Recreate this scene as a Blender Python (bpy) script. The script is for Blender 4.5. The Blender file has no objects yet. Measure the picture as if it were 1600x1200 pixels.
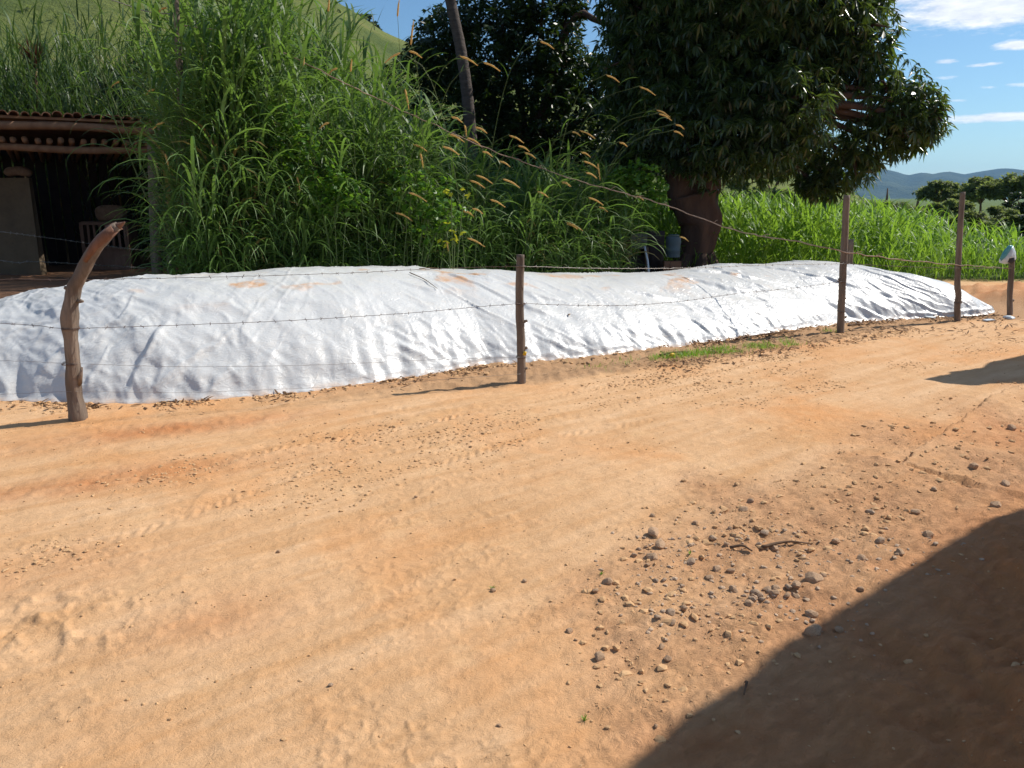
import bpy, math, random
import numpy as np
from mathutils import Vector, Matrix
random.seed(7); RS = np.random.RandomState(11)
SC = bpy.context.scene; COL = SC.collection

# ------------------------------------------------------------------ camera, sky, sun, exposure
CAM_H, FPX, PITCH = 1.7, 1209.0, math.radians(13.5)
cam_d = bpy.data.cameras.new('camera'); cam = bpy.data.objects.new('camera', cam_d); COL.objects.link(cam)
cam.location = (0, 0, CAM_H); cam.rotation_euler = (math.radians(90) - PITCH, 0, 0)
cam_d.sensor_width = 36; cam_d.lens = FPX / 1600 * 36; cam_d.clip_start = 0.05; cam_d.clip_end = 20000
SC.camera = cam
SUN_EL, SUN_AZ = math.radians(44.5), math.atan2(0.916, 0.40)      # azimuth clockwise from +Y
sun_dir = Vector((math.sin(SUN_AZ) * math.cos(SUN_EL), math.cos(SUN_AZ) * math.cos(SUN_EL), math.sin(SUN_EL)))
sl = bpy.data.lights.new('sun', 'SUN'); sl.energy = 4.1; sl.angle = math.radians(0.55); sl.color = (1, .945, .86)
so = bpy.data.objects.new('sun', sl); COL.objects.link(so); so.rotation_euler = sun_dir.to_track_quat('Z', 'Y').to_euler()
so.location = sun_dir * 50
SC.view_settings.view_transform = 'Standard'; SC.view_settings.look = 'None'
SC.view_settings.exposure = 0.50; SC.view_settings.gamma = 1.0; SC.view_settings.use_curve_mapping = False
SKY_STRENGTH = 0.082
CP, SP = math.cos(PITCH), math.sin(PITCH)

def ground_at(px, py, z=0.0):
    """the point at height z on the line of sight through photo point px, py"""
    v = (py - 600) / FPX; t = (CAM_H - z) / (SP + v * CP)
    return np.array([(px - 800) / FPX * t, t * (CP - v * SP), z])
def at(px, py, Y):
    """the point at distance Y on that line of sight"""
    v = (py - 600) / FPX; t = Y / (CP - v * SP)
    return np.array([(px - 800) / FPX * t, Y, CAM_H - t * (SP + v * CP)])
def azel(px, py):
    d = at(px, py, 1.0) - np.array([0, 0, CAM_H])
    return math.degrees(math.atan2(d[0], d[1])), math.degrees(math.atan2(d[2], math.hypot(d[0], d[1])))

class NT:
    def __init__(s, nt): s.t = nt
    def n(s, typ, ins=None, **kw):
        nd = s.t.nodes.new(typ)
        for k, v in kw.items(): setattr(nd, k, v)
        for k, v in (ins or {}).items(): s.set(nd, k, v)
        return nd
    def set(s, nd, k, v):
        sock = nd.inputs[k]
        if hasattr(v, 'is_output'): s.t.links.new(v, sock)
        elif isinstance(v, (tuple, list)) and len(v) == 3 and sock.type == 'RGBA': sock.default_value = (*v, 1)
        else: sock.default_value = v
    def math(s, op, a, b=0.0, c=None, clamp=False):
        nd = s.n('ShaderNodeMath', operation=op, use_clamp=clamp); s.set(nd, 0, a); s.set(nd, 1, b)
        if c is not None: s.set(nd, 2, c)
        return nd.outputs[0]
    def mix(s, f, a, b, blend='MIX'):
        nd = s.n('ShaderNodeMix', data_type='RGBA', blend_type=blend)
        s.set(nd, 0, f); s.set(nd, 6, a); s.set(nd, 7, b); return nd.outputs[2]
    def noise(s, vec, scale, detail=4, rough=.55, dist=0.0, out=0):
        nd = s.n('ShaderNodeTexNoise', {'Scale': scale, 'Detail': detail, 'Roughness': rough, 'Distortion': dist})
        if vec is not None: s.set(nd, 'Vector', vec)
        return nd.outputs[out]
    def ramp(s, f, lo, hi, a=0.0, b=1.0):
        nd = s.n('ShaderNodeMapRange', {'Value': f, 'From Min': lo, 'From Max': hi, 'To Min': a, 'To Max': b}, clamp=True)
        return nd.outputs[0]
    def mapping(s, vec, scale=(1, 1, 1), rot=(0, 0, 0), loc=(0, 0, 0)):
        return s.n('ShaderNodeMapping', {'Vector': vec, 'Scale': scale, 'Rotation': rot, 'Location': loc}).outputs[0]

world = bpy.data.worlds.new('World'); SC.world = world; world.use_nodes = True
wt = world.node_tree; wt.nodes.clear(); w = NT(wt)
sky = w.n('ShaderNodeTexSky', sky_type='NISHITA', sun_disc=False, sun_elevation=SUN_EL, sun_rotation=SUN_AZ,
          altitude=300, air_density=1.0, dust_density=0.45, ozone_density=3.0)
wd = w.n('ShaderNodeTexCoord').outputs['Generated']
sx = w.n('ShaderNodeSeparateXYZ', {0: wd})
az = w.math('MULTIPLY', w.math('ARCTAN2', sx.outputs[0], sx.outputs[1]), 57.2958)
el = w.math('MULTIPLY', w.math('ARCSINE', sx.outputs[2]), 57.2958)
cv = w.n('ShaderNodeCombineXYZ', {0: w.math('MULTIPLY', az, .085), 1: w.math('MULTIPLY', el, .42), 2: 3.1}).outputs[0]
cn = w.noise(cv, 2.1, 8, .62, .35)
cn2 = w.noise(w.n('ShaderNodeCombineXYZ', {0: w.math('MULTIPLY', az, .22), 1: w.math('MULTIPLY', el, .8), 2: 9.0}).outputs[0], 2.4, 7, .65)
total = None
for (px, py, wx, wy, a) in [(1570, -4, 190, 44, 1.7), (1440, -10, 120, 22, 1.2), (1590, 70, 46, 9, 1.2), (1500, 40, 60, 10, .6), (1480, 96, 26, 5, .9), (1540, 101, 40, 4, .9), (1478, 121, 26, 3, .6),
                            (1592, 132, 34, 5, .7), (1545, 136, 26, 4, .5), (1570, 183, 100, 9, 1.3), (1505, 157, 36, 4, .55), (1492, 217, 14, 7, .45), (1418, 245, 17, 12, .6), (1478, 247, 24, 7, .35),
                            (1312, 148, 30, 5, .8), (1700, 190, 120, 12, 1.1), (1750, 20, 160, 40, 1.1)]:
    a0, e0 = azel(px, py); a1, e1 = azel(px + wx, py - wy)
    dx = w.math('DIVIDE', w.math('SUBTRACT', az, a0), abs(a1 - a0)); dy = w.math('DIVIDE', w.math('SUBTRACT', el, e0), max(.15, abs(azel(px, py - wy)[1] - e0)))
    g = w.math('POWER', 2.718, w.math('MULTIPLY', w.math('ADD', w.math('MULTIPLY', dx, dx), w.math('MULTIPLY', dy, dy)), -1.0))
    g = w.math('MULTIPLY', g, a); total = g if total is None else w.math('MAXIMUM', total, g)
edge = w.math('ADD', w.math('MULTIPLY', w.math('SUBTRACT', cn2, .5), 1.5), w.math('MULTIPLY', w.math('SUBTRACT', cn, .5), 1.0))
m_here = w.ramp(w.math('ADD', total, edge), .38, .95)
m_all = w.math('MULTIPLY', w.ramp(cn, .50, .70), w.ramp(w.math('ABSOLUTE', az), 42, 60))     # unseen streaks over the rest of the sky, thickened to brighten the fill
cm = w.math('MULTIPLY', w.math('MAXIMUM', w.math('MULTIPLY', m_here, w.ramp(total, .06, .3)), m_all), w.ramp(el, .5, 3))
sky_t = w.mix(1.0, sky.outputs[0], (.74, .92, 1.0), 'MULTIPLY')
ccol = w.mix(w.ramp(cn2, .35, .7), (7.6, 7.9, 8.6), (10.6, 10.7, 11.0))
bg = w.n('ShaderNodeBackground', {'Color': w.mix(w.math('MULTIPLY', cm, .9), sky_t, ccol), 'Strength': SKY_STRENGTH})
wo = w.n('ShaderNodeOutputWorld', {'Surface': bg.outputs[0]})

# ------------------------------------------------------------------ helpers
_p = {}
def _perm(seed):
    if seed not in _p:
        r = np.random.RandomState(seed); p = r.permutation(256); a = r.rand(256) * 2 * np.pi
        _p[seed] = (np.r_[p, p], np.cos(a), np.sin(a))
    return _p[seed]
def pn(x, y, seed=0):
    p, cx, cy = _perm(seed)
    x = np.asarray(x, float); y = np.asarray(y, float)
    xi = np.floor(x).astype(int); yi = np.floor(y).astype(int); xf = x - xi; yf = y - yi
    u = xf * xf * xf * (xf * (xf * 6 - 15) + 10); v = yf * yf * yf * (yf * (yf * 6 - 15) + 10)
    def g(i, j, dx, dy):
        h = p[(p[i & 255] + j) & 255]; return cx[h] * dx + cy[h] * dy
    a = g(xi, yi, xf, yf); b = g(xi + 1, yi, xf - 1, yf); c = g(xi, yi + 1, xf, yf - 1); d = g(xi + 1, yi + 1, xf - 1, yf - 1)
    return ((a + u * (b - a)) + v * ((c + u * (d - c)) - (a + u * (b - a)))) * 1.5
def fbm(x, y, seed=0, o=4, g=.5):
    s = 0; a = 1
    for k in range(o): s = s + a * pn(x * 2 ** k + 13.7 * k, y * 2 ** k - 7.3 * k, seed + k); a *= g
    return s
def ss(x, a, b): t = np.clip((x - a) / (b - a), 0, 1); return t * t * (3 - 2 * t)
def ridged(n, k=5.0): return np.maximum(0, 1 - np.abs(n) * k)
def sdist(x, y, pts):
    """distance to a polyline and the side of it (positive to its right), with the arc length"""
    best = np.full(np.shape(x), 1e9); side = np.zeros(np.shape(x)); arc = np.zeros(np.shape(x)); acc = 0
    for (a, b) in zip(pts[:-1], pts[1:]):
        ax, ay = a[0], a[1]; dx, dy = b[0] - ax, b[1] - ay; L = math.hypot(dx, dy)
        t = np.clip(((x - ax) * dx + (y - ay) * dy) / L ** 2, 0, 1); d = np.hypot(x - ax - t * dx, y - ay - t * dy)
        s = np.sign((x - ax) * dy - (y - ay) * dx); m = d < best
        best = np.where(m, d, best); side = np.where(m, s, side); arc = np.where(m, acc + t * L, arc); acc += L
    return best, side, arc

def mesh_np(name, V, F, smooth=True, col=None, uv=None):
    V = np.asarray(V, np.float32); F = [np.asarray(f, np.int32) for f in F if len(f)]
    me = bpy.data.meshes.new(name); me.vertices.add(len(V)); me.vertices.foreach_set('co', V.ravel())
    loops = np.concatenate([f.ravel() for f in F]); tot = np.concatenate([np.full(len(f), f.shape[1], np.int32) for f in F])
    me.loops.add(len(loops)); me.loops.foreach_set('vertex_index', loops)
    me.polygons.add(len(tot)); me.polygons.foreach_set('loop_start', np.r_[0, np.cumsum(tot)[:-1]].astype(np.int32)); me.polygons.foreach_set('loop_total', tot)
    me.polygons.foreach_set('use_smooth', np.full(len(tot), smooth))
    if col is not None:
        for k, c in (col.items() if isinstance(col, dict) else {'tint': col}.items()):
            a = me.attributes.new(k, 'FLOAT', 'POINT'); a.data.foreach_set('value', np.asarray(c, np.float32).ravel())
    me.update(); me.validate(); return me
class MB:
    """collects shapes for ONE mesh"""
    def __init__(s): s.V = []; s.Q = []; s.T = []; s.C = []; s.n = 0
    def add(s, V, Q=None, T=None, c=0.5):
        V = np.asarray(V, float).reshape(-1, 3)
        if Q is not None and len(Q): s.Q.append(np.asarray(Q) + s.n)
        if T is not None and len(T): s.T.append(np.asarray(T) + s.n)
        s.C.append(np.broadcast_to(np.asarray(c, float), (len(V),))); s.V.append(V); s.n += len(V); return s
    def box(s, c, size, rz=0.0, ry=0.0, rx=0.0, tint=.5, jit=0.0):
        v = np.array([[x, y, z] for x in (-.5, .5) for y in (-.5, .5) for z in (-.5, .5)]) * np.array(size)
        if jit: v = v + RS.uniform(-jit, jit, v.shape)
        R = np.array(Matrix.Rotation(rz, 3, 'Z') @ Matrix.Rotation(ry, 3, 'Y') @ Matrix.Rotation(rx, 3, 'X'))
        return s.add(v @ R.T + np.array(c), [[0, 1, 3, 2], [4, 6, 7, 5], [0, 4, 5, 1], [2, 3, 7, 6], [0, 2, 6, 4], [1, 5, 7, 3]], c=tint)
    def tube(s, pts, rad, n=8, rough=0.0, seed=1, tint=.5, freq=3.0):
        P = np.asarray(pts, float); m = len(P); rad = np.broadcast_to(np.asarray(rad, float), (m,))
        T = np.gradient(P, axis=0); T /= np.linalg.norm(T, axis=1)[:, None] + 1e-9
        ref = np.array([1., 0, 0]) if abs(T[0, 0]) < .7 else np.array([0., 1, 0]); A = []
        for k in range(m):
            a = ref - T[k] * ref.dot(T[k]); a /= np.linalg.norm(a) + 1e-9; A.append(a); ref = a
        A = np.array(A); B = np.cross(T, A); th = np.arange(n) / n * 2 * np.pi
        L = np.r_[0, np.cumsum(np.linalg.norm(np.diff(P, axis=0), axis=1))]
        R = rad[:, None] * (1 + rough * pn(np.cos(th)[None] * 1.6 + L[:, None] * freq * .35 + 5, np.sin(th)[None] * 1.6 + L[:, None] * freq, seed))
        V = P[:, None] + R[..., None] * (np.cos(th)[None, :, None] * A[:, None] + np.sin(th)[None, :, None] * B[:, None])
        V = V.reshape(-1, 3); i = np.arange(m - 1)[:, None] * n; j = np.arange(n)[None]; j2 = (j + 1) % n
        Q = np.stack([i + j, i + j2, i + n + j2, i + n + j], -1).reshape(-1, 4)
        V = np.vstack([V, P[0], P[-1]]); k = m * n; jj = np.arange(n); j3 = (jj + 1) % n
        Tt = np.vstack([np.stack([j3, jj, np.full(n, k)], -1), np.stack([(m - 1) * n + jj, (m - 1) * n + j3, np.full(n, k + 1)], -1)])
        return s.add(V, Q, Tt, c=tint)
    def build(s, name, mat, parent=None, smooth=True):
        V = np.vstack(s.V); F = []
        if s.Q: F.append(np.vstack(s.Q))
        if s.T: F.append(np.vstack(s.T))
        return obj(name, V, F, mat, parent, smooth, np.concatenate(s.C))
def wloc(o):
    v = np.zeros(3)
    while o is not None: v = v + np.array(o.location); o = o.parent
    return v
def obj(name, V, F, mat, parent=None, smooth=True, col=None):
    V = np.asarray(V, float); V = V - (wloc(parent) if parent is not None else 0)
    me = mesh_np(name, V, F, smooth, col)
    if mat: me.materials.append(mat)
    o = bpy.data.objects.new(name, me); COL.objects.link(o); o.parent = parent; return o
def tag(o, label=None, cat=None, group=None, kind=None):
    for k, v in (('label', label), ('category', cat), ('group', group), ('kind', kind)):
        if v: o[k] = v
    return o
def thing(name, loc, label, cat, group=None):
    o = bpy.data.objects.new(name, None); COL.objects.link(o); o.location = tuple(map(float, loc)); o.empty_display_size = .2
    return tag(o, label, cat, group)
def spline(pts, n):
    P = np.asarray(pts, float); d = np.r_[0, np.cumsum(np.linalg.norm(np.diff(P, axis=0), axis=1))]
    P2 = np.vstack([2 * P[0] - P[1], P, 2 * P[-1] - P[-2]]); s = np.linspace(0, d[-1], n); k = np.clip(np.searchsorted(d, s, 'right') - 1, 0, len(P) - 2)
    t = ((s - d[k]) / (d[k + 1] - d[k]))[:, None]; a, b, c, e = P2[k], P2[k + 1], P2[k + 2], P2[k + 3]
    return .5 * ((2 * b) + (-a + c) * t + (2 * a - 5 * b + 4 * c - e) * t ** 2 + (-a + 3 * b - 3 * c + e) * t ** 3)

# ------------------------------------------------------------------ materials
def mat(name):
    m = bpy.data.materials.new(name); m.use_nodes = True; m.node_tree.nodes.clear(); t = NT(m.node_tree); return m, t
def finish(t, color, rough=.8, bump=None, bd=.01, spec=.5, extra=None, **kw):
    b = t.n('ShaderNodeBsdfPrincipled', {'Base Color': color, 'Roughness': rough, 'Specular IOR Level': spec})
    for k, v in kw.items(): t.set(b, k.replace('_', ' '), v)
    if bump is not None:
        t.set(b, 'Normal', t.n('ShaderNodeBump', {'Height': bump, 'Distance': bd, 'Strength': 1.0}).outputs[0])
    sh = b.outputs[0]
    if extra: sh = extra(sh)
    t.n('ShaderNodeOutputMaterial', {'Surface': sh}); return b
def simple(name, c1, c2, scale=6, rough=.8, bd=.004, stretch=(1, 1, 1), spec=.3, bscale=None, **kw):
    m, t = mat(name); co = t.n('ShaderNodeTexCoord').outputs['Object']; v = t.mapping(co, stretch)
    n = t.noise(v, scale, 6, .62); n2 = t.noise(v, (bscale or scale * 4), 5, .65)
    col = t.mix(t.ramp(n, .32, .68), c1, c2); col = t.mix(t.ramp(n2, .45, .75, 0, .45), col, tuple(x * .5 for x in c1))
    finish(t, col, rough, t.math('ADD', n, t.math('MULTIPLY', n2, .5)), bd, spec, **kw); return m
def leafmat(name, dark, light, trans, tf=.35, rough=.42, spec=.4, hue=None):
    m, t = mat(name); a = t.n('ShaderNodeAttribute', attribute_name='tint').outputs['Fac']
    co = t.n('ShaderNodeTexCoord').outputs['Object']; n = t.noise(co, 1.1, 3)
    f = t.math('ADD', t.math('MULTIPLY', a, .7), t.math('MULTIPLY', t.math('SUBTRACT', n, .5), .9), clamp=True)
    col = t.mix(f, dark, light)
    if hue: col = t.mix(t.ramp(a, .965, .985), col, hue)
    tc = t.mix(.5, t.mix(1.0, col, trans, 'MULTIPLY'), col) if False else t.mix(.55, col, trans)
    def ex(sh):
        tr = t.n('ShaderNodeBsdfTranslucent', {'Color': tc}).outputs[0]
        return t.n('ShaderNodeMixShader', {0: tf, 1: sh, 2: tr}).outputs[0]
    finish(t, col, rough, None, spec=spec, extra=ex); return m

M = {}
# dirt: colour zones come from attributes (soil, plus painted shade), grain and blotches from noise
m, t = mat('dirt'); M['dirt'] = m
co = t.n('ShaderNodeTexCoord').outputs['Object']
at_ = lambda k: t.n('ShaderNodeAttribute', attribute_name=k).outputs['Fac']
big = t.noise(co, .55, 5, .6, .4); mid = t.noise(co, 2.6, 6, .62, .3); al = t.mapping(co, (1, 1, 1), (0, 0, -.66)); st = t.noise(t.mapping(al, (.45, 3.2, 1)), 1.5, 6, .68, .25)
fine = t.noise(co, 30, 6, .75); grit = t.noise(co, 190, 3, .7)
c = t.mix(t.ramp(st, .36, .66), (.555, .315, .15), (.665, .425, .24))
c = t.mix(t.ramp(big, .50, .68, 0, .8), c, (.60, .285, .11))
c = t.mix(t.ramp(mid, .57, .74, 0, .5), c, (.70, .46, .25))
c = t.mix(t.math('MULTIPLY', at_('rubble'), t.ramp(mid, .3, .62, .35, .9)), c, (.50, .265, .135))
c = t.mix(t.math('MULTIPLY', at_('red'), t.ramp(mid, .28, .6, .3, 1)), c, (.46, .185, .07))
c = t.mix(t.math('MULTIPLY', at_('bank'), t.ramp(mid, .2, .55, .55, .95)), c, (.50, .215, .085))  # bank soil redder, also to warm the tint of the shaded corner
c = t.mix(t.math('MULTIPLY', at_('verge'), .8), c, (.36, .215, .115))
c = t.mix(t.ramp(fine, .56, .76, 0, .45), c, (.38, .19, .08))
c = t.mix(t.ramp(grit, .62, .8, 0, .35), c, (.30, .16, .08))
c = t.mix(at_('painted_shade'), c, (.12, .06, .04))
c = t.mix(at_('far'), c, (.09, .13, .03))
bh = t.math('ADD', t.math('MULTIPLY', fine, .6), t.math('MULTIPLY', grit, .16))
bh = t.math('ADD', bh, t.math('MULTIPLY', t.noise(t.mapping(al, (.8, 1.5, 1)), 12, 7, .75, .8), t.math('ADD', .9, t.math('MULTIPLY', at_('rubble'), 1.6))))
finish(t, c, .93, bh, .0115, .15)

# white plastic sheet
m, t = mat('plastic_sheet'); M['sheet'] = m
co = t.n('ShaderNodeTexCoord').outputs['Object']; a_v = t.n('ShaderNodeAttribute', attribute_name='soiled').outputs['Fac']; hem = t.n('ShaderNodeAttribute', attribute_name='hem').outputs['Fac']
n1 = t.noise(co, 1.3, 5, .6); n2 = t.noise(t.mapping(co, (1, 1, 1)), 7, 6, .65); n3 = t.noise(co, 30, 5, .7, .6)
vor = t.n('ShaderNodeTexVoronoi', {'Vector': t.mapping(co, (1, 1, 1.0)), 'Scale': 11.0}, feature='DISTANCE_TO_EDGE').outputs['Distance']
n4 = t.noise(t.mapping(co, (1, 1, 1)), 13, 7, .6, 2.6)
col = t.mix(t.ramp(n1, .3, .7), (.55, .555, .545), (.62, .62, .605))
col = t.mix(t.ramp(n3, .62, .8, 0, .25), col, (.55, .52, .47))
col = t.mix(t.math('MULTIPLY', t.ramp(n2, .50, .72), .22), col, (.72, .62, .50))
col = t.mix(t.math('MULTIPLY', a_v, t.ramp(n2, .36, .6, .15, 1)), col, (.62, .33, .15))
col = t.mix(t.math('MULTIPLY', hem, t.ramp(n2, .38, .62, .0, .85)), col, (.52, .30, .16))
wr = t.mapping(t.mapping(co, (1, 1, 1), (0, .55, -.45)), (1.0, 2.4, 2.4)); fa_ = t.math('ABSOLUTE', t.math('SUBTRACT', t.noise(wr, 7.5, 2, .5, .5), .5)); fb_ = t.math('ABSOLUTE', t.math('SUBTRACT', t.noise(wr, 17, 2, .5, .7), .5))
b4 = t.math('SUBTRACT', 1.0, t.math('MULTIPLY', t.math('ABSOLUTE', t.math('SUBTRACT', n4, .5)), 6.0), clamp=True)
bmp = t.math('ADD', t.math('ADD', t.math('MULTIPLY', fa_, -.75), t.math('MULTIPLY', fb_, -.22)), t.math('ADD', t.math('MULTIPLY', n4, .05), t.math('MULTIPLY', n3, .015)))
finish(t, col, .33, bmp, .014, .5)

M['grass'] = leafmat('napier_leaf', (.030, .082, .014), (.19, .29, .08), (.26, .46, .05), .40, .5, .42, (.36, .25, .10))
M['thicket'] = leafmat('thicket_leaf', (.018, .05, .01), (.085, .15, .03), (.14, .25, .03), .35, .5, .4, (.2, .12, .05))
M['field'] = leafmat('field_leaf', (.06, .16, .012), (.28, .44, .07), (.40, .64, .05), .46, .45, .35)
M['mango'] = leafmat('mango_leaf', (.012, .028, .012), (.075, .125, .03), (.24, .36, .03), .30, .30, .6)
M['darktree'] = leafmat('dark_leaf', (.012, .024, .008), (.04, .075, .015), (.09, .16, .01), .22, .4, .45)
M['fartree'] = leafmat('far_leaf', (.09, .12, .045), (.24, .28, .10), (.36, .44, .09), .48, .6, .2)
M['vine'] = leafmat('vine_leaf', (.04, .12, .015), (.13, .27, .03), (.25, .45, .02), .4, .45, .4)
M['yellowleaf'] = leafmat('yellow_leaf', (.30, .33, .02), (.45, .45, .03), (.6, .6, .03), .4, .5, .3)
M['dryleaf'] = leafmat('dry_leaf', (.10, .055, .03), (.26, .15, .08), (.3, .16, .06), .15, .8, .15)
M['redleaf'] = leafmat('red_leaf', (.06, .03, .02), (.13, .05, .03), (.16, .05, .02), .3, .5, .3)
M['stem'] = simple('grass_stem', (.06, .10, .028), (.14, .17, .06), 20, .5, .001)
M['seed'] = leafmat('seed_head', (.60, .38, .12), (.80, .56, .22), (.8, .5, .15), .3, .8, .1)
M['bark'] = simple('mango_bark', (.055, .032, .026), (.125, .072, .05), 4, .92, .03, (1, 1, .35))
M['palmbark'] = simple('palm_bark', (.06, .047, .042), (.12, .095, .085), 5, .9, .02, (1, 1, 4))
M['wood'] = simple('weathered_wood', (.105, .08, .062), (.27, .205, .155), 9, .85, .012, (1, 1, .12), bscale=38)
M['wood2'] = simple('red_brown_wood', (.12, .06, .04), (.21, .115, .08), 9, .85, .012, (1, 1, .12), bscale=38)
M['twig'] = simple('twig', (.10, .06, .035), (.2, .12, .07), 30, .9, .001)
M['vinewood'] = simple('dry_vine', (.22, .14, .10), (.42, .30, .23), 30, .8, .002)
M['wire'] = simple('galvanised_wire', (.22, .20, .18), (.42, .39, .36), 60, .5, .0003, Metallic=.6)
M['rustwire'] = simple('rusty_wire', (.09, .06, .05), (.16, .11, .09), 60, .7, .0003)
M['stone'] = simple('stone', (.42, .26, .15), (.60, .40, .25), 14, .9, .004)
M['greystone'] = simple('grey_stone', (.40, .27, .17), (.54, .39, .27), 14, .9, .004)
M['clod'] = simple('clod', (.50, .29, .14), (.62, .39, .20), 14, .95, .004)
M['tile'] = simple('clay_tile', (.17, .085, .05), (.29, .15, .09), 7, .9, .006)
M['log'] = simple('beam_log', (.19, .10, .058), (.33, .19, .11), 7, .9, .006, (1, .3, 1))
M['adobe'] = simple('adobe', (.10, .075, .05), (.15, .11, .07), 3, .95, .01)
M['plaster'] = simple('plaster', (.55, .50, .42), (.66, .61, .53), 2, .9, .003)
M['sack'] = simple('sackcloth', (.13, .08, .055), (.20, .13, .09), 12, .95, .004)
M['crate'] = simple('crate_wood', (.12, .07, .05), (.20, .12, .09), 8, .9, .003, (1, 1, .3))
M['bluecloth'] = simple('blue_grey_plastic', (.06, .088, .105), (.09, .125, .15), 6, .6, .002)
M['greycloth'] = simple('grey_cloth', (.085, .088, .075), (.12, .12, .10), 6, .9, .004)
M['dark'] = simple('near_black', (.02, .015, .015), (.045, .03, .028), 5, .8, .003)
M['pipe'] = simple('pvc_pipe', (.42, .47, .55), (.55, .60, .66), 5, .4, .0005)
M['plastic'] = simple('pale_plastic', (.48, .56, .60), (.70, .74, .76), 16, .4, .004)
M['teal'] = simple('teal_plastic', (.06, .26, .32), (.12, .38, .42), 16, .4, .003)
M['blackp'] = simple('black_plastic', (.02, .02, .025), (.05, .05, .06), 16, .5, .003)
M['yellow'] = simple('yellow_plastic', (.65, .38, .02), (.75, .50, .05), 16, .5, .001)
# hillside
m, t = mat('hillside'); M['hill'] = m; co = t.n('ShaderNodeTexCoord').outputs['Object']
c = t.mix(t.ramp(t.noise(co, .03, 6, .6), .35, .65), (.075, .105, .028), (.18, .20, .055))
c = t.mix(t.ramp(t.noise(co, .35, 5, .7), .52, .70, 0, .6), c, (.06, .085, .022))
c = t.mix(t.ramp(t.noise(t.mapping(co, (.3, 1, 2.5)), .06, 4, .6), .60, .72, 0, .5), c, (.24, .15, .08))
finish(t, c, .95, t.noise(co, .6, 5, .7), .8, .1)
m, t = mat('mountain'); M['mountain'] = m; co = t.n('ShaderNodeTexCoord').outputs['Object']
finish(t, t.mix(t.ramp(t.noise(co, .004, 6, .6), .35, .65), (.03, .05, .03), (.07, .09, .045)), .95, t.noise(co, .01, 6, .7), 25, .1)

# ------------------------------------------------------------------ the ground: one sheet to the horizon
BASE = [(-260, 634), (-150, 632), (0, 629), (120, 632), (200, 632), (330, 625), (480, 612), (600, 596), (680, 585), (760, 573), (830, 568), (920, 560), (1010, 549), (1100, 537), (1200, 524), (1310, 508), (1400, 500), (1450, 498), (1520, 496), (1556, 490)]
FRONT = np.array([ground_at(*b)[:2] for b in BASE]); NB = np.array([-.42, .907])
gp = lambda *l: [ground_at(*q)[:2] for q in l]
L_RUB = gp((840, 1330), (930, 1000), (1010, 800), (1180, 745), (1310, 712), (1600, 600), (1900, 560))
L_LEDGE = gp((1290, 700), (1345, 716), (1403, 734), (1412, 728), (1455, 698), (1513, 655), (1545, 628), (1600, 606), (1800, 560))
L_VERGE = gp((560, 622), (830, 600), (1010, 578), (1100, 572), (1220, 545), (1330, 528), (1430, 512), (1520, 502), (1600, 500))
TRACKS = [gp((-200, 830), (0, 800), (250, 745), (420, 700), (640, 665), (900, 608), (1100, 580), (1270, 545), (1400, 522)),
          gp((-200, 1060), (0, 985), (140, 935), (300, 845), (520, 760), (800, 690), (1100, 640), (1400, 575), (1600, 530)),
          gp((-100, 900), (150, 850), (300, 800), (480, 735), (800, 655), (1050, 612), (1250, 575))]
L_BANK = gp((1240, 1330), (1330, 1150), (1420, 1000), (1500, 900), (1600, 830), (1750, 760))
def zones(x, y):
    d, s, _ = sdist(x, y, L_RUB); rub = ss(d * s + .5 * fbm(x * 1.3, y * 1.3, 3, 3), -.35, .8)
    d, s, _ = sdist(x, y, L_VERGE); dv = d * s + .12 * fbm(x * 3, y * 3, 5, 3); verge = ss(-dv, -.05, .12) * (1 - ss(-dv, 1.6, 2.6)) * ss(x, -3, 0)
    red = np.zeros_like(x)
    for (px, py, rx, ry, a) in [(270, 668, 1.0, .22, .9), (150, 752, 1.1, .22, .8), (330, 970, .35, .22, .45), (40, 700, .8, .2, .3), (1180, 548, 1.0, .2, .6), (1600, 690, .5, .5, .6), (1130, 1160, .28, .14, .9), (1560, 1060, .35, .4, .6), (1560, 470, 2, 1, .85), (700, 590, 1.2, .15, .4), (60, 900, .6, .3, .35), (1550, 900, .5, .3, .5)]:
        c0 = ground_at(px, py); ux, uy = x - c0[0], y - c0[1]; ca, sa = .9, .42
        q = ((ux * ca + uy * sa) / rx) ** 2 + ((uy * ca - ux * sa) / ry) ** 2; red = np.maximum(red, a * np.exp(-q))
    rr = np.hypot(x, y)
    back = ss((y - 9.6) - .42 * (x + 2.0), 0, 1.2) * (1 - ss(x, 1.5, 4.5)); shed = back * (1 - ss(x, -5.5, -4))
    painted_shade = back * ss(x, -6, -3.5) * .95 + shed * .8  # shade under the tall grass and the shed, painted into the ground colour
    far = ss(y + .15 * x, 19.5, 23) * ss(x, -3, 1); far = np.maximum(far, ss(rr, 23, 28)); far = np.maximum(far, ss(y, 15.9, 17.2) * ss(x, 1, 4))
    return rub, verge, red, np.clip(painted_shade, 0, 1), far
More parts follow.
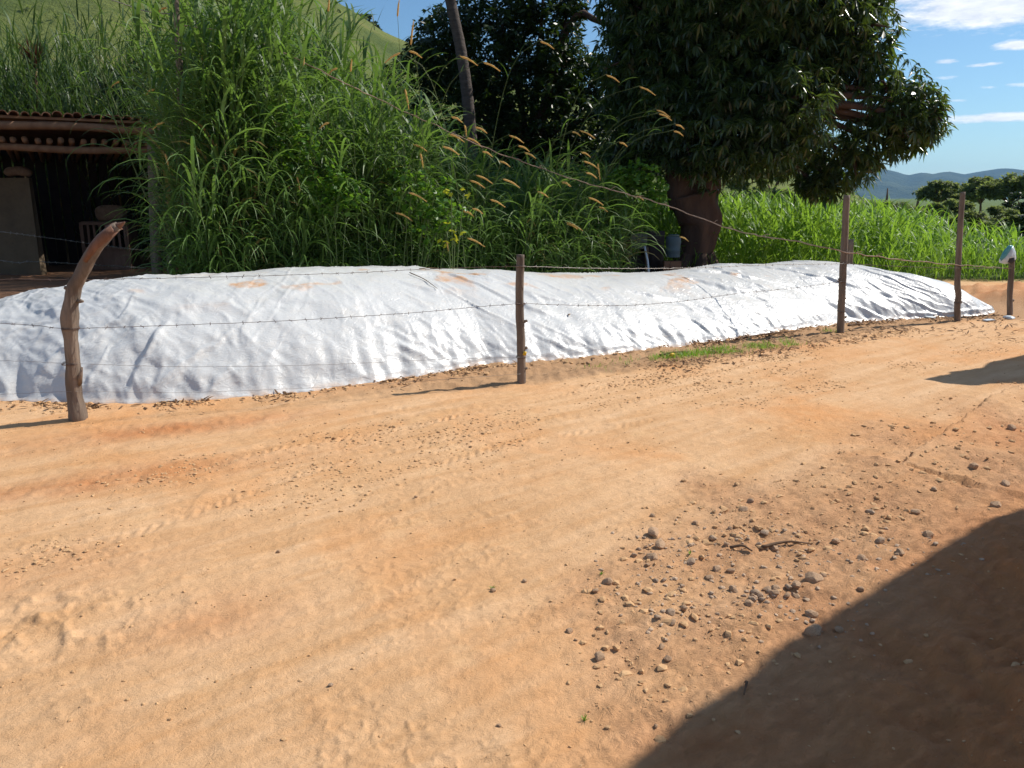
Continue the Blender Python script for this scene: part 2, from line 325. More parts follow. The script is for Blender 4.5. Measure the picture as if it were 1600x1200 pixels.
def gheight(x, y):
    x = np.asarray(x, float); y = np.asarray(y, float); rr = np.hypot(x, y); nf = 1 - ss(rr, 10, 22)
    rub, verge, red, sh, far = zones(x, y)
    ca, sa = .91, .41; u = x * ca + y * sa; v = y * ca - x * sa
    h = .022 * pn(x * .45, y * .45, 21) + .012 * pn(u * .5, v * 1.6, 22) + nf * .006 * pn(u * 1.4, v * 4.0, 23) + nf * .0042 * fbm(x * 7, y * 7, 24, 4, .6) + nf * .006 * ss(fbm(x * 1.1, y * 2.2, 27, 2), .05, .5) * ridged(fbm(x * 9, y * 13, 28, 2), 3.)
    lump = fbm(x * 4.5, y * 4.5, 31, 4, .6); h = h + rub * nf * (.016 * lump + .010 * np.maximum(0, fbm(x * 14, y * 14, 35, 3, .6)))
    for k, tr in enumerate(TRACKS):
        d, s, a = sdist(x, y, tr); off = d * s + .03 * pn(a * 1.2, 3.3, 40 + k)
        for o, wd_ in ((0.0, .10),):
            q = (off - o) / wd_; inside = np.exp(-q ** 4); vis = ss(pn(a * .55 + 3 * k, 1.7, 44 + k), -.25, .35)
            if k == 0: vis = np.maximum(vis, ss(a, 4.3, 5.0) * (1 - ss(a, 8.6, 9.4)))
            tread = np.clip(np.sin((a + np.sign(off) * .03 + np.abs(off) * .8 + .02 * pn(x * 6, y * 6, 48)) * 2 * np.pi / .075) * 1.6, -1, 1) * (.6 + .8 * pn(x * 5, y * 5, 49)); kk = (1.3, .8, .7)[k]
            h = h + nf * kk * vis * inside * (-.006 + .0055 * tread) + nf * kk * vis * .007 * np.exp(-((np.abs(q) - 1.35) / .3) ** 2) * (1 + .9 * pn(x * 9, y * 9, 60))
    d, s, a = sdist(x, y, L_LEDGE); dd = d * s + .03 * fbm(x * 6, y * 6, 51, 3)
    h = h + nf * .06 * ss(dd, -.012, .012) * np.exp(-np.maximum(dd, 0) / .5) * ss(a, .05, .5)
    d, s, a = sdist(x, y, L_BANK); bk = d * s
    h = h + nf * (.10 * ss(bk, -.25, .6) + .22 * ss(bk, .15, 1.1) + ss(bk, -.3, .3) * (.075 * np.maximum(-.2, fbm(x * 2.3, y * 2.3, 53, 4, .5)) + .012 * fbm(x * 9, y * 9, 58, 3)))
    h = h + verge * nf * (.018 * fbm(x * 5, y * 5, 55, 4, .6) + .012) + red * nf * .012 * fbm(x * 8, y * 8, 57, 3, .6)
    # cracked, peeled mud at the left
    c0 = ground_at(110, 975); e = np.exp(-(((x - c0[0]) / .45) ** 2 + ((y - c0[1]) / .28) ** 2)); h = h + e * (.030 * np.maximum(0, fbm(x * 7, y * 9, 71, 4, .6)))
    p0 = ground_at(1575, 465); h = h + .21 * np.exp(-(((x - p0[0] - .4) / 1.9) ** 2 + ((y - p0[1]) / 1.0) ** 2)) * (1 + .8 * fbm(x * 1.6, y * 1.6, 73, 4))
    # the land rises behind the shed and away to the left
    h = h + 2.6 * ss(y, 20.5, 26) * (1 - ss(x, -6.5, -1.0)) * (1 - ss(rr, 60, 120))
    return h
az1 = np.unique(np.r_[np.linspace(-180, -42, 50), np.linspace(-42, 42, 640), np.linspace(42, 180, 50)])[:-1]
r = [.12, .4, .8, 1.15]
while r[-1] < 9000:
    q = r[-1]; r.append(q + (q * .0046 if q < 14 else q * .02 if q < 40 else q * .12))
r = np.array(r); A_, R_ = np.meshgrid(np.radians(az1), r); gx = (np.sin(A_) * R_).ravel(); gy = (np.cos(A_) * R_).ravel(); gz = gheight(gx, gy)
na, nr = len(az1), len(r); i = np.arange(nr - 1)[:, None] * na; j = np.arange(na)[None]; j2 = (j + 1) % na
Q = np.stack([i + j, i + na + j, i + na + j2, i + j2], -1).reshape(-1, 4)
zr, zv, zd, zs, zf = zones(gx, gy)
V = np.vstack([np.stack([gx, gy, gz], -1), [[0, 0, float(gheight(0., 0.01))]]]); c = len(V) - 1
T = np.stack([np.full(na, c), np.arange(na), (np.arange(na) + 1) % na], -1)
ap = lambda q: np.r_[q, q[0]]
g = obj('ground', V, [Q, T[:, [0, 1, 2]]], M['dirt'], col={'rubble': ap(zr), 'verge': ap(zv), 'red': ap(zd), 'painted_shade': ap(zs), 'far': ap(zf), 'bank': ap(ss((lambda q: q[0] * q[1])(sdist(gx, gy, L_BANK)) + .12 * fbm(gx * 2, gy * 2, 93, 3), -.55, .25) * (1 - ss(np.hypot(gx, gy), 6, 9)))}); tag(g, kind='structure')
gz1 = lambda x, y: float(gheight(np.array([x]), np.array([y]))[0])
def gpt(px, py): p = ground_at(px, py); z = gz1(p[0], p[1]); p = ground_at(px, py, z); return np.array([p[0], p[1], gz1(p[0], p[1])])

# ------------------------------------------------------------------ hills
HV = {}
def ridge_hill(name, ridge, Y, depth, matl, foot=-1.0, bumps=1.0, nx=220, ny=50, front=.6):
    xs = np.array([at(px, py, Y)[0] for px, py in ridge]); zs = np.array([at(px, py, Y)[2] for px, py in ridge])
    X = np.linspace(xs[0], xs[-1], nx); Z = np.interp(X, xs, zs); v = np.linspace(0, 1, ny)
    Yv = Y - depth * front + depth * v; prof = np.where(v < front, ss(v / front, 0, 1.0) * .55 + .45 * (v / front), 1 - ss((v - front) / (1 - front), 0, 1))
    XX = X[None] * (np.minimum(Yv, Y) / Y)[:, None]; YY = np.repeat(Yv[:, None], nx, 1); sc = depth / 8.
    ZZ = foot + (Z[None] - foot) * prof[:, None] + bumps * fbm(XX / sc, YY / sc, 81, 5, .5) * np.minimum(1, (Z[None] - foot) / 20) * np.minimum(1, 6 * np.abs(v[:, None] - front))
    i = np.arange(ny - 1)[:, None] * nx; j = np.arange(nx - 1)[None]; Q = np.stack([i + j, i + j + 1, i + nx + j + 1, i + nx + j], -1).reshape(-1, 4)
    HV[name] = np.stack([XX, YY, ZZ], -1)
    return tag(obj(name, np.stack([XX, YY, ZZ], -1).reshape(-1, 3), [Q], matl), kind='structure')
HR = [(-1500, -500), (-800, -480), (-200, -350), (0, -260), (300, -140), (420, -60), (510, -3), (560, 25), (600, 52), (640, 68), (900, 165), (1130, 228), (1240, 266), (1300, 290), (1345, 307), (1390, 328), (1430, 348)]
ridge_hill('hill', HR, 230, 260, M['hill'], -1.5, 1.6)
MR = [(-1500, 260), (-600, 240), (200, 262), (800, 250), (1200, 268), (1300, 268), (1345, 262), (1375, 263), (1400, 268), (1418, 275), (1432, 272), (1443, 270), (1456, 273), (1470, 270), (1482, 268), (1500, 272), (1515, 274), (1535, 269), (1565, 263), (1580, 263), (1610, 267), (1700, 262), (1850, 268), (2200, 240), (3000, 262)]
ridge_hill('mountains', MR, 4200, 2600, M['mountain'], -5, 22, nx=500)
hz = MB().box((0, 2600, 118), (15500, 7000, 242)); ho = hz.build('haze', None, smooth=False); tag(ho, kind='stuff')
m, t = mat('haze_air'); pv = t.n('ShaderNodeVolumePrincipled', {'Color': (.28, .58, 1.0), 'Density': 0.85e-4, 'Anisotropy': .2}); t.n('ShaderNodeOutputMaterial', {'Volume': pv.outputs[0]}); ho.data.materials.append(m)

# ------------------------------------------------------------------ silage mound under the white sheet
dF = np.r_[0, np.cumsum(np.linalg.norm(np.diff(FRONT, axis=0), axis=1))]; LEN = dF[-1]
HK = [0.492, 0.568, 0.652, 0.767, 0.851, 0.91, 0.924, 0.936, 0.95, 0.944, 0.924, 0.897, 0.861, 0.815, 0.763, 0.72, 0.694, 0.677, 0.67, 0.677, 0.684, 0.688, 0.698, 0.714, 0.711, 0.671, 0.581, 0.401, 0.088]
NS, NU = 1000, 170
s_ = np.linspace(0, LEN - .01, NS); FS = spline(FRONT, 400); ds = np.r_[0, np.cumsum(np.linalg.norm(np.diff(FS, axis=0), axis=1))]; s2 = s_ / LEN * ds[-1]
fx = np.interp(s2, ds, FS[:, 0]); fy = np.interp(s2, ds, FS[:, 1])
Dm = np.maximum(.05, 3.5 * np.clip((LEN - s_) / 3.2, 0, 1) ** .5); Hm = np.interp(s_, np.linspace(0, LEN, 29), HK)
u_ = np.linspace(0, 1, NU) ** 1.15; S2, U2 = np.meshgrid(s_, u_, indexing='ij'); shp = np.sin(np.pi * U2 ** .92) ** .95
edge = (.05 * pn(s_ * 2.3, 1.1, 91) + .03 * pn(s_ * 7, 2.1, 92))[:, None] * (1 - U2) ** 6
XX = fx[:, None] + NB[0] * (Dm[:, None] * U2 + edge); YY = fy[:, None] + NB[1] * (Dm[:, None] * U2 + edge); ZZ = Hm[:, None] * shp * (1 - .9 * np.exp(-(Dm[:, None] * U2 / .10) ** 2))
P3 = np.stack([XX, YY, ZZ], -1); du = np.gradient(P3, axis=1); dsn = np.gradient(P3, axis=0); Nn = np.cross(dsn, du); Nn /= np.linalg.norm(Nn, axis=-1, keepdims=True) + 1e-9
Nn *= np.sign(Nn[..., 2:3] + 1e-6)
varc = np.cumsum(np.linalg.norm(du, axis=-1), axis=1)
wx_ = S2 + .07 * fbm(S2 * 1.3, varc * 1.3, 101, 3); wv_ = varc + .07 * fbm(S2 * 1.3, varc * 1.3, 105, 3)
amp = ss(U2, 0, .04) * (1 - ss(U2, .8, .95) * .6)
right = ss(S2, 2.5, 5.5); disp = np.zeros_like(S2)
KC = .88
for (ang, fb, fa, a, sd, where) in [(-40, 1.9, .33, .034, 110, .25 + .75 * right), (-47, 3.3, .50, .020, 113, .3 + .7 * right), (-34, 5.2, .8, .010, 131, .4 + .6 * right), (-52, 7.5, 1.0, .0065, 137, 1), (-42, 10.5, 1.6, .004, 138, .5 + .5 * right), (50, 1.7, .5, .024, 116, 1 - .9 * right), (62, 3.6, .9, .013, 118, 1 - .85 * right), (12, 3.0, 1.1, .014, 119, 1 - .8 * right), (-75, 4.0, .9, .012, 122, .6 * right)]:
    ca, sa = math.cos(math.radians(ang)), math.sin(math.radians(ang)); a_ = wx_ * ca + wv_ * sa; b_ = -wx_ * sa + wv_ * ca
    gate = ss(pn(a_ * .8, b_ * .8, sd + 1), -.12, .35); q = pn(b_ * fb, a_ * fa, sd)
    disp += KC * a * where * gate * (np.maximum(0, 1 - np.abs(q) * 9) ** 1.2 * .85 - .35 * ss(q, .0, .12) * (1 - ss(q, .12, .4)))
disp += .022 * fbm(S2 * .9, varc * .9, 140, 2) 
cr_, sr_ = math.cos(math.radians(-42)), math.sin(math.radians(-42)); aR = wx_ * cr_ + wv_ * sr_; bR = -wx_ * sr_ + wv_ * cr_
facR = .026 * np.abs(pn(bR * 1.7, aR * .42, 181)) + .017 * np.abs(pn(bR * 3.6 + 2, aR * .8, 182)) + .0065 * np.abs(pn(bR * 7.5 + 1, aR * 1.5, 183)) + 0.0012 * np.abs(pn(bR * 15, aR * 3, 184))
facL = .030 * np.abs(pn(wx_ * 1.6 + wv_ * .8, wv_ * 1.5, 185)) + .020 * np.abs(pn(wx_ * 3.2 - wv_ * 1.6, wv_ * 3.0 + wx_, 186)) + .009 * np.abs(pn(wx_ * 6.4 + wv_ * 2, wv_ * 6.0, 187)) + .002 * np.abs(pn(wx_ * 12 - wv_ * 4, wv_ * 12, 188))
disp += .9 * (-facR * (.35 + .65 * right) - facL * (1 - .75 * right)) + .02
crm = .35 * ss(pn(S2 * .8, varc * .9, 149), -.2, .4) * (1 - .6 * right)
disp += crm * (.012 * ridged(pn(wx_ * 2.6 + wv_, wv_ * 2.2, 147), 6.) + .008 * ridged(pn(wx_ * 5 - wv_ * 2, wv_ * 4.2, 151), 5.5) + .0045 * ridged(pn(wx_ * 9 + wv_ * 3, wv_ * 9, 153), 5.0)) 
low = np.exp(-(varc / .38) ** 2) * ss(pn(S2 * .7, 3.3, 158), -.35, .3)    # bunched folds near the foot
disp += .6 * low * (.018 * ridged(pn(wx_ * 3.0 + wv_ * 2.6, wv_ * .8, 155), 4.0) + .009 * ridged(pn(wx_ * 7 + wv_ * 4, wv_ * 2.0, 157), 3.4))
hemm = ss(pn(S2 * .6, 4.4, 161), -.1, .3); disp += .022 * hemm * np.exp(-((varc - .10 - .03 * pn(S2 * 1.7, 8., 162)) / .035) ** 2)
P3 = P3 + Nn * (disp * amp)[..., None]; P3[:, 0, 2] = gheight(P3[:, 0, 0], P3[:, 0, 1]) - .012
gzm = gheight(P3[..., 0].ravel(), P3[..., 1].ravel()).reshape(NS, NU) * np.exp(-varc / .25); P3[..., 2] += gzm * ss(U2, 0, .001) + .008 * ss(U2, 0, .01)
P3[:, -1, 2] = -.03
soil = ss(pn(S2 * 1.25, varc * 3.2, 171) + .4 * pn(S2 * 4, varc * 6, 173), .30, .48) * np.exp(-((U2 - .36) / .085) ** 2) * ss(S2, 2.2, 3.4) * (1 - ss(S2, 10.6, 11.4))
i = np.arange(NS - 1)[:, None] * NU; j = np.arange(NU - 1)[None]; Q = np.stack([i + j, i + NU + j, i + NU + j + 1, i + j + 1], -1).reshape(-1, 4)
hemw = np.exp(-(varc / .07) ** 2) * .9
tp = obj('tarp_covered_mound', P3.reshape(-1, 3), [Q], M['sheet'], col={'soiled': soil.ravel(), 'hem': hemw.ravel()})
tag(tp, 'long low mound wrapped in wrinkled white plastic sheet, soil crumbs along its crest', 'covered heap')
def mound_z(x, y):
    d = (P3[..., 0] - x) ** 2 + (P3[..., 1] - y) ** 2; return float(P3.reshape(-1, 3)[np.argmin(d), 2])

# ------------------------------------------------------------------ fence of posts and barbed wire
fence = thing('barbed_wire_fence', gpt(815, 598), 'old barbed wire fence on crooked wooden posts in front of the white mound', 'fence')
def post(path, Y0, rpx, matl, n=12, rough=.12, seed=3, buried=.12, parent=None, freq=6, lin=False):
    sc = Y0 / FPX / 1.0; P = np.array([at(px, py, Y0) for px, py in path]); P = spline(P, 40)
    if lin: Q_ = np.array([at(px, py, Y0) for px, py in path]); d_ = np.r_[0, np.cumsum(np.linalg.norm(np.diff(Q_, axis=0), axis=1))]; P = .75 * np.stack([np.interp(np.linspace(0, d_[-1], 40), d_, Q_[:, k]) for k in range(3)], -1) + .25 * P
    r_ = np.interp(np.linspace(0, 1, 40), np.linspace(0, 1, len(rpx)), rpx) * sc
    P[0, 2] -= buried; b = MB(); b.tube(P, r_, n, rough, seed, freq=freq); return b, P, sc
posts = {}
g0 = gpt(118, 655); b, P, sc = post([(122, 656), (116, 620), (113, 560), (110, 505), (111, 470), (116, 448), (132, 420), (143, 398), (150, 384), (166, 368), (184, 353)], g0[1], [13.5, 11.5, 10.8, 10.2, 10.2, 12.8, 10.6, 9.2, 8.8, 9.4, 7.2], M['wood'], 18, .26, 5, lin=True)
for (x0, y0, x1, y1, ra) in [(113, 452, 100, 449, 4.5), (122, 470, 130, 471, 3), (124, 600, 128, 574, 3), (150, 392, 143, 386, 4)]:
    b.tube([at(x0, y0, g0[1]), at((x0 + x1) / 2, (y0 + y1) / 2, g0[1] - .02), at(x1, y1, g0[1] - .03)], np.array([ra * 1.4, ra, ra * .5]) * sc, 8, .2, 8)
po = b.build('post', M['wood'], fence); po['label'] = 'thick crooked post bending sharply at the top'
b = MB(); tip = at(181, 355, g0[1])
for k, (x1, y1, ra) in enumerate([(195, 347, 5), (191, 352, 4), (186, 352, 7), (192, 358, 3), (184, 349, 5)]):
    b.tube([at(172, 362, g0[1]), at((178 + x1) / 2, (357 + y1) / 2, g0[1]), at(x1, y1, g0[1] + .02 * (k - 2))], np.array([9, ra, .8]) * sc, 7, .3, k)
b.build('broken_end', M['wood2'], po)
posts['a'] = g0[1]
b = MB(); b.tube([at(x, y, g0[1] - .035) for x, y in ((133, 408), (147, 385), (165, 368), (178, 358))], np.array([4, 7.5, 8.5, 7]) * sc, 10, .3, 4); b.build('bare_heartwood', M['wood2'], po)
def straight(px, py, top, rb, rt, ml, seed, bends=()):
    g_ = gpt(px, py); b, P, sc = post([(px, py + 1)] + list(bends) + [top], g_[1], [rb, rb * .95, (rb + rt) / 2, rt], M[ml], 12, .10, seed)
    return b, g_[1], sc
b, Yb, sc = straight(815, 598, (813.5, 398), 7, 6.2, 'wood', 7, [(814.5, 550), (812, 480), (812, 440)])
for (y0, dx) in [(503, 7), (545, 7), (577, 7)]: b.tube([at(817, y0, Yb), at(817 + dx, y0 - 2, Yb - .01)], np.array([3, 2]) * sc, 6)
pb = b.build('post', M['wood'], fence); pb['label'] = 'short straight post with a yellow tag near its foot'
MB().box(at(820, 552, Yb - .045), (.028, .012, .036), ry=.2, jit=.003).build('tag', M['yellow'], pb)
b, Yc, sc = straight(1313, 521, (1323, 305), 5.8, 4.8, 'wood', 9, [(1316, 450), (1320, 370)]); 
for (y0, dx) in [(497, 7), (468, 6), (438, -6)]: b.tube([at(1316, y0, Yc), at(1316 + dx, y0 - 2, Yc - .01)], np.array([2.5, 1.5]) * sc, 6)
b.build('post', M['wood'], fence)['label'] = 'tall slim post by the grass patch'
b, Yd, sc = straight(1496, 501, (1504.5, 300), 4.6, 3.7, 'wood', 12, [(1496, 478), (1497.5, 462), (1496, 440), (1500, 360)]); b.tube([at(1497, 472, Yd), at(1502, 471, Yd)], np.array([3, 2]) * sc, 6)
b.build('post', M['wood'], fence)['label'] = 'slim wavy post near the thin end of the mound'
b, Ye, sc = straight(1578, 492, (1581, 408), 4.2, 4.0, 'wood', 14, [(1578, 460), (1580, 430)]); b.tube([at(1579, 470, Ye), at(1584, 469, Ye)], np.array([3, 2]) * sc, 6)
b.build('post', M['wood'], fence)['label'] = 'short post with a plastic container stuck on top'
Yf = Yc + 3.9; g_ = at(1329, 440, Yf); b = MB(); b.tube(spline([at(1329, 470, Yf), at(1328, 420, Yf), at(1330, 374, Yf)], 12), .048, 9, .12, 3); b.build('post', M['wood'], fence)['label'] = 'short post standing behind the mound'
WP = {'a': (-3.45, posts['a']), 'b': (0, Yb), 'c': (0, Yc), 'd': (0, Yd), 'e': (0, Ye)}
def wire(pts, rad, ml, parent, barbs=True, name='barbed_wire', n=120, wob=.004, seed=0):
    P = spline([at(*q) for q in pts], n); L = np.linspace(0, 1, n) * len(pts) * 6
    P[:, 2] += wob * pn(L * 2.2, 3.1, 200 + seed) + wob * .5 * pn(L * 9, 5.1, 201 + seed); P[:, 1] += wob * pn(L * 2.7, 1.1, 203 + seed)
    b = MB(); b.tube(P, rad, 5); wr = b.build(name, M[ml], parent)
    if barbs:
        b = MB(); ln = np.r_[0, np.cumsum(np.linalg.norm(np.diff(P, axis=0), axis=1))]; s = .06
        while s < ln[-1]:
            c = np.array([np.interp(s, ln, P[:, k]) for k in range(3)])
            for q in range(2):
                v = RS.normal(size=3); v /= np.linalg.norm(v); b.tube([c - v * .017, c + v * .017], rad * .75, 4)
            s += .125
        bo = b.build('barbs', M[ml], wr); bo['kind'] = 'stuff'
    return wr
A, B_, C_, D_, E_ = posts['a'] - .05, Yb, Yc - .02, Yd - .01, Ye
def on_fence(pts, pa, pb, d=-.06):
    (xa, ya), (xb, yb) = ground_at(*pa)[:2], ground_at(*pb)[:2]; out = []
    for px, py in pts:
        v = (py - 600) / FPX; k = (px - 800) / FPX / (CP - v * SP); t_ = (k * ya - xa) / ((xb - xa) - k * (yb - ya)); out.append((px, py, ya + t_ * (yb - ya) + d))
    return out
PA, PB, PC, PD, PE = (118, 655), (815, 598), (1315, 520), (1497, 500), (1578, 492)
wire(on_fence([(-120, 500), (0, 505), (60, 509), (108, 513), (250, 509), (450, 501), (640, 489), (740, 480), (813, 474)], PA, PB), .0021, 'rustwire', fence, seed=1)
wire(on_fence([(813, 474), (900, 477), (985, 477), (1070, 470), (1150, 459), (1240, 450), (1315, 440)], PB, PC), .0021, 'rustwire', fence, seed=2)
wire(on_fence([(-120, 455), (0, 437), (108, 437), (330, 433), (530, 427), (700, 419), (813, 416)], PA, PB), .0019, 'rustwire', fence, seed=3)
def wrap(px, py, Y, r_, parent):
    c = at(px, py, Y); th_ = np.linspace(0, 6.28 * 2.5, 40); b = MB(); b.tube(np.stack([c[0] + np.cos(th_) * r_, c[1] + np.sin(th_) * r_, c[2] + th_ * .0011 - .008], -1), .0024, 5); b.build('wire_wrap', M['rustwire'], parent)
PO = [o for o in fence.children if o.name.startswith('post')]
for (px, py, k_, r_) in [(813, 416, 1, .043), (813, 475, 1, .044), (814, 558, 1, .045), (1319, 412, 2, .053), (1320, 393, 2, .053), (1315, 440, 2, .055), (1314, 487, 2, .056), (1499, 416, 3, .047), (1497, 473, 3, .052), (110, 513, 0, .062), (111, 568, 0, .064)]:
    wrap(px, py, (posts['a'], Yb, Yc, Yd)[k_], r_, PO[k_])
wire(on_fence([(813, 416), (950, 419.5), (1080, 418.5), (1200, 414), (1318, 412)], PB, PC), .0026, 'wire', fence, seed=4)
wire([(1318, 412, C_ - .06), (1400, 416, C_ + .4), (1499, 419, D_ - .05), (1580, 419, E_ - .05)], .003, 'rustwire', fence, seed=5)
wire(on_fence([(-120, 575), (0, 564), (108, 568), (300, 573), (500, 570), (700, 561), (814, 558)], PA, PB), .0014, 'wire', fence, False, 'wire', seed=6)
wire(on_fence([(814, 558), (950, 540), (1100, 516), (1240, 498), (1314, 487)], PB, PC), .0014, 'wire', fence, False, 'wire', seed=7)
wire(on_fence([(-60, 620), (108, 612), (300, 613), (560, 602), (814, 584)], PA, PB), .0012, 'wire', fence, False, 'wire', seed=8)
# inner fence beside the shed
fin = thing('wire_fence', at(243, 433, 17.0), 'two strands of pale wire sagging across the shed front', 'fence')
wire([(-60, 356, 9.0), (0, 362, 9.6), (100, 375, 11), (180, 386, 12.5), (240, 393, 16.9)], .0045, 'wire', fin, name='wire', seed=9)
wire([(-60, 405, 9.0), (0, 407, 9.6), (28, 411, 9.9), (60, 409, 10.3), (180, 416, 12.5), (228, 419, 16.9)], .005, 'wire', fin, name='wire', seed=10)
wire([(-60, 425, 9.0), (0, 428, 10), (100, 434, 11), (200, 436, 13)], .004, 'rustwire', fin, name='wire', seed=11)
# dry vine stem running down from the tall pole to the fence
Yv0 = 9.9
vn = thing('dry_vine_stem', at(1320, 393, C_ - .08), 'long dry brown vine stem sagging from the tall grass down to the fence', 'vine')
vp = [(285, 40, 10.8), (360, 52, 10.7), (430, 76, 10.5), (520, 120, 10.3), (580, 150, 10.7), (640, 178, 11.0), (700, 205, 11.2), (760, 232, 11.6), (850, 265, 11.9), (930, 290, 11.8), (1000, 309, 11.6), (1060, 328, 11.3), (1130, 354, 10.9), (1190, 369, 10.5), (1250, 378, C_ + .2), (1320, 393, C_ - .09), (1400, 405, C_ + .4), (1497, 414, D_ - .06), (1578, 419, E_ - .06)]
VP = spline([at(*q) for q in vp], 260); LL = np.linspace(0, 60, 260)
VP[:, 2] += .018 * pn(LL, 2.2, 210) + .006 * pn(LL * 4, 2.2, 211); b = MB(); b.tube(VP, np.interp(np.linspace(0, 1, 260), [0, .4, .7, .85, 1], [.0075, .007, .0075, .007, .0045]), 6, .35, 4, freq=9)
b.build('stem', M['vinewood'], vn)
b = MB()
for k in range(26):
    i0 = RS.randint(60, 235); p = VP[i0]; q = p + np.array([RS.uniform(.03, .10), RS.uniform(-.05, .05), RS.uniform(-.06, .05)]); b.tube([p, (p + q) / 2 + [0, 0, .01], q], [.005, .004, .002], 5)
b.build('twiglet', M['vinewood'], vn)['kind'] = 'stuff'

# plastic container on the short post
bt = thing('plastic_container', at(1580, 408, Ye), 'crumpled blue and white plastic container stuck on the short fence post', 'container')
def patch(pts, Y, th, name, ml, parent, bulge=.03, n=10):
    P = np.array([at(x, y, Y) for x, y in pts]); c = P.mean(0); b = MB(); m_ = len(P)
    rings = []
    for k in range(n + 1):
        f = math.sin(math.pi * k / n) ** .6 * (1 if 0 < k < n else 0) + (0.02 if k in (0, n) else 0); yo = -math.cos(math.pi * k / n) * (th / 2 + bulge * (1 - f))
        rings.append(c + (P - c) * f * (1 + .08 * RS.uniform(-1, 1, (m_, 1))) + np.array([0, yo, 0]))
    V = np.vstack(rings); i = np.arange(n)[:, None] * m_; j = np.arange(m_)[None]; j2 = (j + 1) % m_
    b.add(V, np.stack([i + j, i + j2, i + m_ + j2, i + m_ + j], -1).reshape(-1, 4)); return b.build(name, M[ml], parent)
patch([(1562, 405), (1561, 411), (1570, 412), (1582, 411), (1587, 404), (1587, 393), (1583, 385), (1578, 383), (1570, 393)], Ye, .09, 'body', 'plastic', bt)
patch([(1562, 404), (1564, 408), (1572, 401), (1579, 390), (1582, 384), (1577, 382), (1568, 392)], Ye - .045, .03, 'blue_side', 'teal', bt, .01)
patch([(1575, 402), (1575, 410), (1581, 412), (1586, 408), (1584, 401)], Ye - .05, .04, 'dark_mouth', 'blackp', bt, .01)
tr = thing('plastic_scrap', gpt(1576, 497), 'pale scrap of plastic lying at the foot of the short post', 'litter')
patch([(1568, 497), (1573, 500), (1583, 499), (1584, 495), (1578, 493), (1571, 494)], gpt(1576, 498)[1], .14, 'sheet_piece', 'plastic', tr)
for (px, py, sz, rot, lb) in [(1545, 501, .16, .3, 'flat whitish strip of plastic on the soil beyond the last tall post'), (1453, 497, .12, -.2, 'small white sheet corner poking from the mound edge')]:
    p = gpt(px, py); o = MB().box(p + [0, 0, .015], (sz, sz * .45, .012), rz=rot, rx=.1, jit=.008).build('plastic_strip', M['plastic'], smooth=False); tag(o, lb, 'litter', 'plastic litter by the mound end')

# ------------------------------------------------------------------ foliage builders
def blades(base, azi, length, width, a0, a1, K=6, tint=.5, twist=None, mb=None, pw=1.25):
    base = np.asarray(base, float); N = len(base); s = np.linspace(0, 1, K + 1)
    ang = a0[:, None] + (a1 - a0)[:, None] * s[None] ** pw; st = (length / K)[:, None]
    dh = np.sin(ang) * st; dz = np.cos(ang) * st
    H = np.concatenate([np.zeros((N, 1)), np.cumsum(dh[:, :-1], 1)], 1); Z = np.concatenate([np.zeros((N, 1)), np.cumsum(dz[:, :-1], 1)], 1)
    ca, sa = np.cos(azi)[:, None], np.sin(azi)[:, None]
    P = np.stack([base[:, :1] + H * ca, base[:, 1:2] + H * sa, base[:, 2:3] + Z], -1)
    wv = width[:, None] * np.minimum(1, .55 + 2.2 * s)[None] * (1 - s[None] ** 2.2 * .97) * .5
    tw = np.zeros((N, 1)) if twist is None else twist[:, None] * s[None]
    nx = np.stack([-np.cos(ang) * ca, -np.cos(ang) * sa, np.sin(ang)], -1); side = np.stack([-sa + 0 * H, ca + 0 * H, 0 * H], -1)
    sv = side * np.cos(tw)[..., None] + nx * np.sin(tw)[..., None]
    V = np.stack([P - sv * wv[..., None], P + sv * wv[..., None]], 2).reshape(N, -1, 3)
    k = np.arange(K); q = np.stack([2 * k, 2 * k + 1, 2 * k + 3, 2 * k + 2], -1); Q = (np.arange(N)[:, None, None] * 2 * (K + 1) + q[None]).reshape(-1, 4)
    c = np.repeat(np.broadcast_to(np.asarray(tint, float), (N,)), 2 * (K + 1))
    if mb is None: mb = MB()
    mb.add(V.reshape(-1, 3), Q, c=c); return mb
def stalk_curve(b, az_, L, th0, bend, n=14):
    s = np.linspace(0, 1, n); a = th0 + bend * s ** 2.0; d = L / (n - 1); h = np.r_[0, np.cumsum(np.sin(a[:-1]) * d)]; z = np.r_[0, np.cumsum(np.cos(a[:-1]) * d)]
    return np.stack([b[0] + h * math.cos(az_), b[1] + h * math.sin(az_), b[2] + z], -1)
